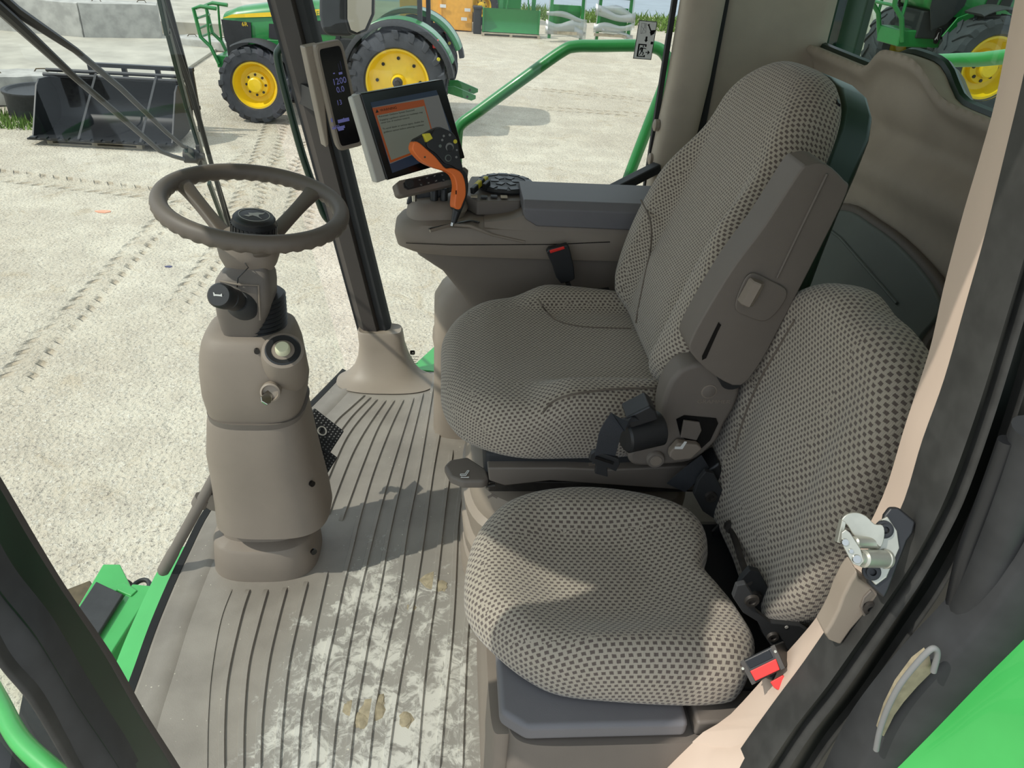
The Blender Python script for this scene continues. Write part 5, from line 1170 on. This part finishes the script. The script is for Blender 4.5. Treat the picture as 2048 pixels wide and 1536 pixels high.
for a, b in (((-.6, -.3), (.1, -.3)), ((.1, -.3), (.55, .7)), ((.55, .7), (.35, .75)), ((.35, .75), (.0, .0)), ((.0, .0), (-.6, .0)), ((-.6, .0), (-.6, -.3)), ((-.55, -.7), (.5, -.7)), ((-.55, -.7), (-.4, -.55)), ((.5, -.7), (.35, -.55))):
    mb.bar(fkk.p(a[0] * s_, a[1] * s_, .0), fkk.p(b[0] * s_, b[1] * s_, .0), .0018, .0008, upv=Z)
mb.build('seat_symbol', 'white', pd)
mb = MB(); mb.tube([at(975, 962, y=1.27), at(974, 972, y=1.27), at(990, 970, y=1.27)], .004, 8); mb.build('release_rod', 'steel_d', seat)
pd = hz([(1124, 920), (1135, 910), (1175, 906), (1192, 912), (1196, 930), (1180, 936), (1135, 934)], .462, .02, 'tilt_paddle', 'taupe', seat, .006)
c = at(1160, 916, z=.464); fkk = Fr(c, X, Y); mb = MB()
for a, b in (((-.5, -.5), (.5, -.5)), ((.5, -.5), (.5, .5)), ((.5, .5), (-.5, .5)), ((-.5, .5), (-.5, -.5)), ((-.75, -.4), (-.75, .4)), ((.75, -.4), (.75, .4)), ((-.5, .0), (.5, .0))): mb.bar(fkk.p(a[0] * .013, a[1] * .013, 0), fkk.p(b[0] * .013, b[1] * .013, 0), .0018, .0008, upv=Z)
mb.build('seat_symbol', 'white', pd)
mb = MB(); mb.slab([at(a, b, x=-.012) for a, b in ((894, 712), (905, 708), (914, 740), (906, 752), (897, 745))], (-.012, 0, 0)); mb.build('front_paddle', 'taupe_d', seat, bevel=.003)
# recliner side cover
yc = 1.225
cv_ = [(1372, 735), (1410, 728), (1455, 748), (1480, 775), (1470, 815), (1450, 850), (1436, 880), (1412, 905), (1380, 925), (1320, 932), (1275, 933), (1258, 922), (1262, 902), (1300, 885), (1322, 862), (1322, 822), (1335, 775), (1352, 750)]
ps = cat_rom([at(a, b, y=yc) for a, b in cv_], 4, True)
mb = MB(); mb.slab(ps, (0, .06, 0)); sc_ = mb.build('recliner_cover', 'taupe_d', seat, bevel=.010)
def disc(px, py, r, d, mat, par, name, yp=yc, seg_=24, ax=(0, -1, 0)):
    q = at(px, py, y=yp); mb = MB(); mb.lathe(q, ax, [(0, -.004), (r, -.004), (r, d * .7), (r * .88, d), (0, d)], seg_); return mb.build(name, mat, par)
disc(1418, 783, .0155, .0015, 'taupe', sc_, 'cap'); disc(1418, 783, .013, .0025, 'taupe_d', sc_, 'cap_inner')
fk = Fr(at(1393, 806, y=yc), X, Z); text('GRAMMER', fk, 0, 0, .0125, 'taupe', sc_, w=.0005, sx=1.15)
rc = [at(a, b, y=yc - .0005) for a, b in ((1352, 838), (1368, 830), (1432, 836), (1436, 846), (1420, 880), (1400, 898), (1385, 900), (1372, 880), (1360, 870))]
mb = MB(); mb.slab(rc, (0, -.0015, 0)); mb.build('lever_recess', 'scrblk', sc_)
mb = MB(); mb.slab([at(a, b, y=yc - .002) for a, b in ((1366, 838), (1398, 842), (1402, 858), (1392, 878), (1360, 872))], (0, -.006, 0)); mb.build('lever_neck', 'taupe_d', sc_, bevel=.002)
lv = MB(); lv.slab([at(a, b, y=yc - .004) for a, b in ((1352, 876), (1392, 880), (1400, 888), (1378, 908), (1345, 912), (1334, 904), (1336, 894))], (0, -.018, 0)); lv = lv.build('recline_lever', 'taupe', sc_, bevel=.004)
q = at(1360, 893, y=yc - .0225); mb = MB(); fk = Fr(q, X, Z); fk.poly(mb, [(-.010, -.006), (.006, -.006), (.012, .012), (.007, .013), (.001, .0), (-.010, .0)], 0, .0006); mb.build('seat_symbol', 'white', lv)
disc(1310, 916, .019, .010, 'taupe_d', sc_, 'round_cap'); disc(1310, 916, .013, .0112, 'taupe', sc_, 'cap_ring')
# folded armrest
ya = 1.175
ar = [(1598, 345), (1618, 330), (1652, 328), (1690, 362), (1695, 385), (1640, 500), (1560, 655), (1525, 720), (1482, 772), (1430, 752), (1382, 706), (1384, 676), (1420, 610), (1470, 530), (1530, 450)]
ps = cat_rom([at(a, b, y=ya + .02) for a, b in ar], 3, True)
mb = MB(); mb.slab(ps, (0, .075, 0)); am = mb.build('folded_armrest', 'taupe_d', seat, bevel=.020, seg=4)
fk = [at(a, b, y=ya + .019) for a, b in ((1500, 545), (1540, 560), (1572, 580), (1562, 610), (1530, 640), (1490, 630), (1470, 615), (1478, 580))]
mb = MB(); mb.slab(cat_rom(fk, 4, True), (0, -.004, 0)); rc_ = mb.build('adjuster_recess', 'taupe_d', am, bevel=.0035)
a_, b_ = at(1518, 565, y=ya), at(1492, 612, y=ya); mb = MB(); mb.lathe(a_ + Y * .008, (b_ - a_), [(0, 0), (.013, 0), (.0145, .003), (.0145, (b_ - a_).length - .002), (.012, (b_ - a_).length), (0, (b_ - a_).length)], 6); mb.build('adjuster_knob', 'taupe', am, smooth=False)
mb = MB(); mb.slab([at(a, b, y=ya + .0195) for a, b in ((1437, 644), (1442, 650), (1436, 662), (1412, 716), (1404, 720), (1404, 712), (1428, 662))], (0, -.0008, 0)); mb.build('slot', 'scrblk', am)
mb = MB(); mb.tube([at(a, b, y=ya + .018) for a, b in ((1654, 348), (1600, 460), (1554, 556))], .0022, 8); mb.build('edge_ridge', 'taupe_d', am)
mb = MB(); mb.lathe(at(1450, 730, y=1.25), Y, [(0, -.05), (.025, -.05), (.025, .05), (0, .05)], 20); mb.build('armrest_pivot', 'black', seat)
# seat belt
sb = thing('seat_belt', 'black belt retractor with folded webbing and tongue beside the driver seat', 'seat belt', at(1280, 880, y=1.2))
a_, b_ = at(1248, 872, y=1.17), at(1318, 856, y=1.19); L = (b_ - a_).length; ax = (b_ - a_).normalized()
mb = MB(); mb.lathe(a_, ax, [(0, 0), (.030, 0), (.034, .004), (.034, L), (.030, L + .003), (0, L + .003)], 36); mb.build('retractor_drum', 'black', sb)
mb = MB(); mb.slab([at(x_, y_, y=1.15) for x_, y_ in ((1252, 836), (1300, 812), (1312, 822), (1318, 840), (1262, 858))], (0, .05, 0)); mb.build('retractor_cover', 'black', sb, bevel=.004)
def strap(path, wd, name, par, uv_):
    mb = MB(); rg = []; path = cat_rom(path, 5); U_ = V(uv_).normalized()
    for i, p in enumerate(path):
        t = (path[min(i + 1, len(path) - 1)] - path[max(i - 1, 0)]).normalized(); s = (U_ - t * U_.dot(t)).normalized(); n_ = t.cross(s)
        rg.append([p - s * wd / 2 - n_ * .0012, p + s * wd / 2 - n_ * .0012, p + s * wd / 2 + n_ * .0012, p - s * wd / 2 + n_ * .0012])
    mb.loft(rg); return mb.build(name, 'belt', par)
strap([at(1262, 850, y=1.16), at(1240, 842, y=1.14), at(1222, 862, y=1.135), at(1215, 890, y=1.14), at(1206, 925, y=1.15)], .042, 'webbing', sb, (1, .1, .1))
tg = MB(); tg.slab([at(x_, y_, y=1.142) for x_, y_ in ((1182, 908), (1190, 902), (1238, 918), (1240, 928), (1232, 944), (1215, 936), (1216, 955), (1190, 948), (1192, 930), (1178, 920))], (0, .010, 0)); tg = tg.build('belt_tongue', 'black', sb, bevel=.002)
mb = MB(); mb.slab([at(x_, y_, y=1.1405) for x_, y_ in ((1192, 912), (1228, 924), (1226, 929), (1190, 917))], (0, -.0008, 0)); mb.build('tongue_slot', 'scrblk', tg)
# belt + retractor between the seats
sb2 = thing('seat_belt', 'black belt webbing and buckle half hidden between the two seats', 'seat belt', at(1400, 960, y=1.25))
strap([at(1352, 975, y=1.22), at(1380, 950, y=1.21), at(1412, 925, y=1.22)], .045, 'webbing', sb2, (.7, 0, -.7))
mb = MB(); mb.slab([at(x_, y_, y=1.21) for x_, y_ in ((1385, 965), (1440, 925), (1460, 985), (1430, 1010), (1400, 1000))], (0, .06, 0)); mb.build('retractor', 'black', sb2, bevel=.006)
# driver buckle on the console side
bk = thing('seat_belt_buckle', 'black belt buckle with a red button standing by the armrest console', 'buckle', at(1140, 575, y=1.87))
mb = MB(); mb.slab([at(x_, y_, y=1.855) for x_, y_ in ((1093, 505), (1098, 498), (1135, 490), (1139, 496), (1148, 535), (1150, 558), (1140, 564), (1122, 568), (1112, 555), (1104, 530))], (0, .022, 0)); bb = mb.build('body', 'black', bk, bevel=.003)
mb = MB(); mb.slab([at(x_, y_, y=1.853) for x_, y_ in ((1099, 501), (1128, 493), (1130, 498), (1101, 507))], (0, .024, 0)); mb.build('release_button', 'red', bk, bevel=.0015)
mb = MB(); mb.bar(at(1134, 562, y=1.868), at(1146, 590, y=1.868), .02, .012); mb.build('stalk', 'black', bk)
mb = MB(); mb.slab([at(x_, y_, y=1.87) for x_, y_ in ((1150, 588), (1220, 580), (1225, 596), (1200, 600), (1160, 598))], (0, .02, 0)); mb.build('anchor_plate', 'black', bk, bevel=.002)

# ---------------------------------------------------------------- passenger seat
ps_ = thing('passenger_seat', 'smaller passenger seat in beige dotted fabric, standing on the storage box nearest the door', 'seat', V((.30, .97, .36)))
on = [(930, 1180, .43), (934, 1110, .44), (955, 1045, .45), (1005, 992, .46), (1075, 960, .47), (1180, 953, .47), (1290, 968, .47), (1370, 1003, .47), (1412, 1045, .46), (1420, 1090, .45), (1412, 1140, .44), (1442, 1190, .43), (1478, 1235, .43), (1500, 1290, .42), (1500, 1340, .41), (1478, 1385, .40), (1440, 1402, .39), (1370, 1404, .39), (1250, 1398, .39), (1120, 1384, .39), (1045, 1350, .39), (985, 1292, .40), (945, 1230, .42)]
ol = []
for a, b, z in on: p = at(a, b, z=z); ol.append((p.x, p.y))
def ph(x, y):
    k = -.030 * (1 - sm(math.hypot((x - .28) / .21, (y - .98) / .185), .35, 1.0))
    k += .014 * math.exp(-(((y - 1.13) / .04) ** 2)) * sm(x, .18, .26) + .014 * math.exp(-(((y - .81) / .04) ** 2)) * sm(x, .16, .26)
    return k - .014 * sm(x, .14, .03)
mb = cushion(ol, fw, .470, .362, .050, ph, seam=lambda x, y: y > 1.085 - .35 * max(0, .2 - x) or y < .80 + .3 * max(0, .2 - x) or x < .07, per=5)
mb.build('seat_cushion', ['fabm', 'fabc'], ps_, angle=80)
wv_ = V((-1, 0, .09)).normalized(); o_ = V((.565, .98, .40)); fp = Fr(o_, -Y, V((.09, 0, 1)))
ob = [(1650, 567), (1608, 588), (1562, 638), (1515, 700), (1478, 760), (1442, 830), (1424, 905), (1432, 980), (1458, 1060), (1490, 1130), (1512, 1190), (1538, 1232), (1575, 1250), (1615, 1250), (1645, 1228), (1690, 1150), (1745, 1055), (1795, 960), (1825, 870), (1833, 790), (1822, 715), (1788, 660), (1748, 622), (1720, 585), (1690, 570)]
oc = o_ - fp.w * .045; op = [fp.uv(atp(a, b, oc, fp.w)) for a, b in ob]
pcx = sum(a for a, b in op) / len(op); pcy = sum(b for a, b in op) / len(op)
def qh(a, b):
    k = .012 * sm(abs(a - pcx), .11, .17) * sm(b, .58, .35) - .014 * sm(b, .5, .64)
    k += .014 * math.exp(-((b - .22) / .12) ** 2) * (1 - sm(abs(a - pcx), .05, .15)); return k
mb = cushion(op, fp, -.005, -.095, .042, qh, seam=lambda a, b: a > pcx + .085 or a < pcx - .15 or b < .1, per=5)
mb.build('backrest_cushion', ['fabm', 'fabc'], ps_, angle=80)
mb = MB(); fp.poly(mb, [(pcx + (a - pcx) * .9, pcy + (b - pcy) * .9) for a, b in op], -.115, -.09); mb.build('back_panel', 'taupe_d', ps_, bevel=.01)
bkp = [o for o in ps_.children if o.name.startswith('backrest_cushion')][0]
seam_line(bkp, fp, -.005, qh, [(1590, 640), (1560, 690), (1520, 760), (1490, 830), (1470, 900)])
# hinge plates
mb = MB(); mb.slab([at(a, b, y=.815) for a, b in ((1466, 1196), (1474, 1172), (1492, 1168), (1506, 1190), (1512, 1222), (1542, 1246), (1600, 1252), (1625, 1268), (1650, 1300), (1560, 1300), (1535, 1282), (1515, 1244), (1486, 1226))], (0, .010, 0)); hp = mb.build('hinge_plate', 'blackm', ps_, bevel=.002)
for px, py, r_ in ((1503, 1200, .012), (1545, 1272, .010)):
    q = at(px, py, y=.815); mb = MB(); mb.lathe(q, -Y, [(0, 0), (r_, 0), (r_ * .9, .005), (r_ * .5, .005), (r_ * .45, .002), (0, .002)], 18); mb.build('bolt', 'steel_d', hp)
for px, py in ((1573, 1254), (1563, 1288)): q = at(px, py, y=.815); mb = MB(); mb.lathe(q, -Y, [(0, 0), (.003, 0), (.003, .001), (0, .001)], 10); mb.build('rivet', 'silver', hp)
for k, yy in enumerate((.92, 1.19)):
    px_ = [(1470, 1190), (1482, 1160), (1500, 1140), (1520, 1145), (1560, 1220), (1620, 1250), (1640, 1295), (1600, 1300), (1560, 1300), (1530, 1270), (1515, 1240), (1490, 1225)]
    mb = MB(); d = V((0, yy - .92, 0)); mb.slab([at(a, b, y=.92) + d for a, b in px_], (0, .012, 0)); hp = mb.build('hinge_plate', 'blackm', ps_, bevel=.002)
    for px, py, r_ in ((1509, 1192, .013), (1545, 1272, .010)):
        q = at(px, py, y=.92) + d; mb = MB(); mb.lathe(q, -Y, [(0, 0), (r_, 0), (r_ * .9, .006), (r_ * .5, .006), (r_ * .45, .002), (0, .002)], 18); mb.build('bolt', 'steel_d', hp)
    for px, py in ((1573, 1253), (1563, 1287)): q = at(px, py, y=.92) + d; mb = MB(); mb.lathe(q, -Y, [(0, 0), (.003, 0), (.003, .001), (0, .001)], 10); mb.build('rivet', 'silver', hp)
mb = MB(); mb.tube([at(1462, 1055, y=1.12), at(1498, 1165, y=.92)], .006, 12); mb.build('hinge_rod', 'steel_d', ps_)
mb = MB(); mb.lathe(at(1462, 1052, y=1.12), (-.3, -1, .2), [(.0, 0), (.014, 0), (.012, .01), (.0, .01)], 16); mb.build('rod_collar', 'steel_d', ps_)
mb = MB(); mb.slab([at(a, b, y=1.16) for a, b in ((1425, 1065), (1440, 1050), (1470, 1080), (1490, 1150), (1470, 1190), (1432, 1130))], (0, .008, 0)); mb.build('spring_bracket', 'black', ps_, bevel=.002)
# storage box
bx = thing('storage_box', 'dark taupe storage box with a slate lid carrying the passenger seat', 'storage box', V((.55, .97, 0)))
mb = MB(); mb.loft([hr(.112, 1.02, .728, 1.24, z, 16, 64) for z in (0, .10, .315, .322)]); mb.build('box_body', 'taupe_d', bx, angle=60)
mb = MB(); mb.loft([hr(.085, .125, .76, 1.24, z, 6, 40) for z in (0, .10, .29, .31)]); mb.build('side_panel', 'taupe', bx)
mb = MB(); mb.slab([(.098, .765, .327), (.098, 1.22, .327), (.40, 1.22, .327), (.40, .735, .327), (.138, .735, .327)], (0, 0, .036)); mb.build('lid', 'grey_lid', bx, bevel=.010)
mb = MB(); mb.slab([(.415, .740, .322), (.415, 1.22, .322), (1.02, 1.22, .322), (1.02, .740, .322)], (0, 0, .035)); mb.build('rear_top', 'taupe_d', bx, bevel=.006)
mb = MB(); mb.slab([(.44, .80, .357), (.44, 1.2, .357), (.80, 1.2, .357), (.80, .78, .357)], (0, 0, .008)); mb.build('hinge_tray', 'black', bx, bevel=.002)
# passenger buckle
c = at(1526, 1330, y=.70); bk = thing('seat_belt_buckle', 'black buckle with a bright red button beside the passenger cushion', 'buckle', c)
nn = (EYE - c).normalized(); nn = (nn + V((-.15, -.1, 0))).normalized(); B = lambda px, py, d=0: atp(px, py, c + nn * d, nn)
mb = MB(); top = [B(*q) for q in ((1480, 1323), (1549, 1289), (1570, 1336), (1504, 1370))]; mb.slab(top, -nn * .05 + V((.012, .004, 0))); bd = mb.build('body', 'black', bk, bevel=.003)
for q4 in (((1480, 1323), (1488, 1319), (1512, 1366), (1504, 1370)), ((1541, 1293), (1549, 1289), (1570, 1336), (1562, 1340))):
    mb = MB(); mb.slab([B(*q) for q in q4], nn * .001); mb.build('edge_trim', 'steel_d', bk)
mb = MB(); mb.slab([B(*q) for q in ((1500, 1342), (1552, 1317), (1560, 1339), (1511, 1362))], nn * .002); mb.build('release_button', 'red', bk, bevel=.001)
mb = MB(); mb.slab([B(*q) for q in ((1491, 1322), (1538, 1299), (1546, 1315), (1500, 1337))], nn * .0015); mb.build('tongue_slot', 'scrblk', bk, bevel=.0005)
for q in ((1486, 1337), (1551, 1303)): mb = MB(); mb.lathe(B(*q), nn, [(0, 0), (.0022, 0), (.002, .002), (0, .002)], 10); mb.build('rivet', 'steel', bk)
mb = MB(); mb.bar(B(1530, 1335, -.04), V((.56, .80, .37)), .035, .02); st_ = mb.build('stalk', 'black', bk, bevel=.003)
mb = MB(); mb.slab([B(a, b, -.012) for a, b in ((1540, 1364), (1565, 1350), (1580, 1362), (1560, 1382), (1548, 1376))], -nn * .01); mb.build('red_side', 'red', bk, bevel=.001)
# ================================================================ DOOR OPENING
def resample(pts, n):
    pts = cat_rom([V((a, b, 0)) for a, b in pts], 6); L = [0]
    for i in range(1, len(pts)): L.append(L[-1] + (pts[i] - pts[i - 1]).length)
    out = []; j = 0
    for k in range(n):
        s = L[-1] * k / (n - 1)
        while j < len(L) - 2 and L[j + 1] < s: j += 1
        t = (s - L[j]) / max(1e-9, L[j + 1] - L[j]); p = pts[j].lerp(pts[j + 1], min(1, t)); out.append((p.x, p.y))
    return out
def band(inner, outer, yi, yo, th, name, mat, n=60, crown=0, **k):
    I = [at(a, b, y=yi) for a, b in resample(inner, n)]; O = [at(a, b, y=yo) for a, b in resample(outer, n)]
    rg = []
    for p, q in zip(I, O):
        m_ = (p + q) / 2 - Y * crown; e = (q - p) * .12
        rg.append([p, p + e - Y * crown * .7, m_, q - e - Y * crown * .7, q, q + Y * th, p + Y * th])
    mb = MB(); mb.loft(rg); return mb.build(name, mat, angle=60, **k)
B_IN = [(2100, -120), (2062, 60), (2030, 215), (1999, 323), (1958, 455), (1918, 600), (1890, 719), (1859, 812), (1832, 891), (1812, 957), (1790, 1020), (1750, 1100), (1700, 1190), (1649, 1270), (1560, 1370), (1468, 1468), (1426, 1492), (1376, 1536), (1270, 1640)]
B_OUT = [(2140, -60), (2100, 150), (2052, 340), (2010, 500), (1969, 637), (1922, 793), (1875, 918), (1838, 1035), (1790, 1130), (1735, 1215), (1681, 1288), (1624, 1368), (1567, 1442), (1498, 1536), (1400, 1680)]
S_OUT = [(2180, -40), (2135, 170), (2088, 350), (2046, 505), (2006, 640), (1957, 800), (1907, 945), (1872, 1026), (1812, 1135), (1762, 1209), (1706, 1290), (1650, 1370), (1590, 1446), (1528, 1540), (1430, 1680)]
C_OUT = [(2300, 0), (2260, 200), (2200, 400), (2140, 580), (2060, 800), (1990, 960), (1930, 1060), (1880, 1160), (1834, 1251), (1770, 1330), (1720, 1390), (1660, 1460), (1600, 1550), (1500, 1680)]
band(B_IN, B_OUT, .70, .635, .03, 'door_frame_trim', 'beige_l', kind='structure', crown=.002)
band([(a - 3, b - 2) for a, b in B_OUT], S_OUT, .634, .615, .03, 'door_seal', 'seal', kind='structure', crown=.009)
off = lambda P_, dx, dy: [(a + dx, b + dy) for a, b in P_]
band(off(S_OUT, -3, -2), off(S_OUT, 22, 12), .625, .622, .03, 'door_channel', 'gloss', kind='structure')
band(off(S_OUT, 18, 10), off(S_OUT, 34, 20), .618, .612, .03, 'door_channel', 'seal', kind='structure', crown=.004)
band(off(S_OUT, 32, 18), off(S_OUT, 420, 260), .632, .632, .02, 'door_jamb_sheet', 'gloss', kind='structure')
band(off(S_OUT, 64, 38), off(S_OUT, 72, 44), .622, .618, .02, 'door_channel', 'seal', kind='structure', crown=.003)
def c1(x, y): return (1300 + x / 2.621, 950 + y / 2.621)
# inner side walls of the cab behind the trim (left side)
mb = MB(); mb.slab([at(a, b, y=.705) for a, b in resample([(2110, -120), (2040, 215), (1925, 600), (1840, 891), (1800, 1020), (1710, 1190), (1655, 1274), (1480, 1475)], 24)] + [V((1.12, .705, .30)), V((1.12, .705, 1.78))], (0, .015, 0)); mb.build('wall_left', 'beige', kind='structure')
mb = MB(); mb.slab([at(1385, 1540, y=.70), at(1480, 1470, y=.70), V((.60, .70, .60)), V((.60, .70, 0)), V((.32, .70, 0))], (0, .02, 0)); mb.build('wall_left', 'taupe_d', kind='structure')
# brown latch cover
pts = [c1(*q) for q in ((1090, 505), (1100, 550), (1160, 595), (1235, 650), (1130, 730), (1060, 810), (1000, 895), (940, 870), (915, 835), (950, 780), (985, 710), (1010, 640), (1050, 560))]
mb = MB(); mb.slab([at(a, b, y=.628) for a, b in pts], (0, .03, 0)); cvr = mb.build('striker_cover', 'taupe_l', bevel=.004, label='brown plastic cover with one screw below the door striker', cat='cover')
q = at(*c1(1152, 690), y=.627); mb = MB(); mb.lathe(q, -Y, [(0, 0), (.0095, 0), (.0095, .004), (.005, .005), (.004, .001), (0, .001)], 20); mb.build('screw', 'steel_d', cvr)
mb = MB(); mb.tube([at(*c1(x_, y_), y=.627) for x_, y_ in ((1125, 735), (1108, 690), (1125, 640), (1160, 605))], .0018, 6); mb.build('recess_edge', 'taupe_d', cvr)
# striker
st = thing('door_striker', 'zinc plated door striker with two pins bolted to the door post', 'striker', at(1740, 1150, y=.62))
sc0 = at(*c1(1200, 400), y=.618); sn = V((-.25, -.80, .55)).normalized()
S = lambda a, b, d=0: atp(*c1(a, b), sc0 + sn * d, sn)
def pp(name, pts, d, th, mat, bv=.0012):
    mb = MB(); mb.slab([S(a, b, d) for a, b in pts], sn * th); return mb.build(name, mat, st, bevel=bv)
pp('backing_plate', ((1215, 205), (1245, 165), (1290, 165), (1380, 240), (1365, 300), (1335, 340), (1240, 590), (1215, 640), (1130, 560), (1110, 500), (1180, 400)), -.012, .010, 'black', .003)
pp('base_plate', ((1195, 240), (1240, 215), (1290, 290), (1303, 380), (1235, 535), (1180, 575), (1125, 520), (1115, 480), (1160, 330)), 0, .004, 'steel')
pts = cat_rom([V((a, b, 0)) for a, b in ((1000, 235), (1030, 203), (1080, 195), (1130, 215), (1172, 255), (1215, 262), (1225, 310), (1205, 375), (1165, 345), (1110, 325), (1068, 318), (1030, 262))], 3, True)
pp('hook_arm', [(p.x, p.y) for p in pts], .012, .004, 'steel', .001)
pp('hook_lip', ((990, 228), (1012, 240), (988, 350), (965, 345)), .012, .014, 'steel', .001)
for a, b, r_ in (((1050, 352), (1185, 356), .0066), ((1095, 438), (1240, 440), .0100)):
    p0_, p1_ = S(a[0], a[1], .034), S(b[0], b[1], .006); L = (p1_ - p0_).length; mb = MB(); mb.lathe(p0_, p1_ - p0_, [(0, 0), (r_ * .7, 0), (r_ * .7, L * .12), (r_, L * .15), (r_, L * .9), (r_ * 1.1, L * .92), (r_ * 1.1, L), (0, L)], 28); mb.build('pin', 'steel', st)
pp('front_link', ((1000, 300), (1022, 283), (1045, 300), (1100, 385), (1118, 450), (1095, 477), (1062, 465), (1040, 430), (998, 350)), .036, .0035, 'steel', .001)
for a, b, d_, r_ in ((1022, 352, .040, .0045), (1083, 440, .040, .0055), (1053, 398, .040, .0028)):
    mb = MB(); mb.lathe(S(a, b, d_), sn, [(0, -.002), (r_, -.002), (r_ * .8, .002), (0, .0025)], 14); mb.build('rivet', 'chrome', st)
for a, b in ((1226, 285), (1160, 505)):
    q = S(a, b, .004); mb = MB(); mb.lathe(q, sn, [(0, 0), (.0105, 0), (.010, .003), (.007, .0035), (.007, .007), (.004, .007), (.0035, .003), (0, .003)], 24); mb.build('socket_bolt', 'black', st)
# grab loop, dirt pocket, long pad, outer panels
gp = [c1(*q) for q in ((1185, 1440), (1205, 1340), (1245, 1225), (1310, 1100), (1400, 985), (1470, 915), (1500, 915), (1505, 950), (1485, 1030))]
pipe('grab_loop', [at(a, b, y=.530) for a, b in gp], .0034, 'greym', 'curved silver grey loop edge around a dirty pocket in the door frame', 'loop')
pts = [c1(*q) for q in ((1210, 1360), (1250, 1240), (1310, 1120), (1400, 1000), (1465, 950), (1480, 1030), (1400, 1110), (1330, 1190), (1280, 1260), (1225, 1370))]
mb = MB(); mb.slab([at(a, b, y=.536) for a, b in pts], (0, .012, 0)); mb.build('dirt_pocket', 'mud', label='pocket of dried brown dirt inside the curved loop', cat='dirt')
pa = [at(a, b, y=.58) for a, b in ((2075, 860), (2040, 960), (1998, 1070), (1950, 1185), (1935, 1222))]
mb = MB(); mb.tube(cat_rom(pa, 5), [.026] * 21, 18, flat=.8); mb.build('door_pad', 'rubber', label='long black rubber pad with a rounded lower end on the outer door frame', cat='pad')
pa = [at(a, b, y=.59) for a, b in ((2015, 880), (1975, 990), (1930, 1110), (1905, 1215), (1890, 1260))]
mb = MB(); mb.tube(cat_rom(pa, 5), .009, 12); mb.build('frame_rib', 'black', kind='structure')
band([(2200, 900), (2048, 1118), (1949, 1255), (1872, 1335), (1796, 1419), (1739, 1492), (1700, 1560), (1640, 1680)], [(2300, 1080), (2120, 1240), (2045, 1310), (1960, 1395), (1880, 1477), (1822, 1536), (1760, 1600), (1680, 1700)], .545, .525, .05, 'door_sill_rubber', 'rubber', kind='structure', crown=.004)
band([(2290, 1060), (2115, 1235), (2042, 1307), (1957, 1392), (1877, 1474), (1819, 1533), (1755, 1600), (1690, 1690)], [(2400, 1200), (2290, 1320), (2200, 1400), (2100, 1500), (2050, 1560), (1980, 1640), (1900, 1750), (1800, 1900)], .518, .44, .05, 'outer_body_panel', 'lgreen', kind='structure', crown=.012)
# ---- left front post nearest the camera
R_ = [(-80, 845), (-40, 915), (0, 980), (114, 1171), (214, 1316), (282, 1434), (347, 1536), (420, 1655)]
L_ = [(-100, 1020), (-50, 1105), (0, 1187), (76, 1282), (153, 1408), (214, 1499), (240, 1540), (300, 1650)]
L2 = [(-100, 1180), (-50, 1260), (0, 1335), (57, 1404), (114, 1499), (135, 1536), (160, 1580), (200, 1660)]
band(R_, L_, .665, .585, .006, 'trim_4', 'dgreen', kind='structure', crown=.006)
band(off(R_, 5, -3), off(R_, -7, 5), .668, .662, .006, 'post_edge_seal', 'post', kind='structure', crown=.004)
band(off(L_, 4, -4), L2, .588, .56, .03, 'door_seal', 'rubber', kind='structure', crown=.008)
band(off(L2, 12, -10), off(L2, 2, -2), .555, .553, .02, 'door_seal', 'seal', kind='structure', crown=.004)
# upper part of the left front post, out of the picture, widened to shade the cushion
_q = [at(-60, 880, y=.665), at(-80, 990, y=.585)]
_r = lambda x0, x1, y0_, y1_, z: [V((x0, y0_, z)), V((x1, y0_, z)), V((x1, y1_, z)), V((x0, y1_, z))]
mb = MB(); mb.loft([_r(_q[0].x - .07, _q[0].x, .585, .665, _q[0].z - .03), _r(-.535, -.455, .53, .66, 1.06), _r(-.575, -.475, .44, .655, 1.2), _r(-.675, -.575, .44, .655, 1.67), _r(-.69, -.61, .56, .655, 1.78)]); mb.build('trim_5', 'dgreen', kind='structure', bevel=.01)
mb = MB(); mb.bar((.47, .62, 1.52), (.47, .62, 1.80), .09, .07, upv=Y); mb.build('trim_6', 'beige_l', kind='structure')
# curved green fender below the door side
pts = [at(a, b, z=-.75) for a, b in ((-60, 1300), (-5, 1400), (40, 1480), (110, 1545), (170, 1590))]
pipe('fender_edge', pts, .03, 'lgreen', 'curved green fender edge below the left front post', 'fender')
mb = MB(); mb.slab([at(a, b, z=-.85) for a, b in ((-80, 1430), (10, 1440), (60, 1510), (120, 1580), (60, 1700), (-80, 1700))], (0, 0, -.05)); mb.build('step_plate', 'black', label='dark step plate under the curved green fender edge', cat='step')
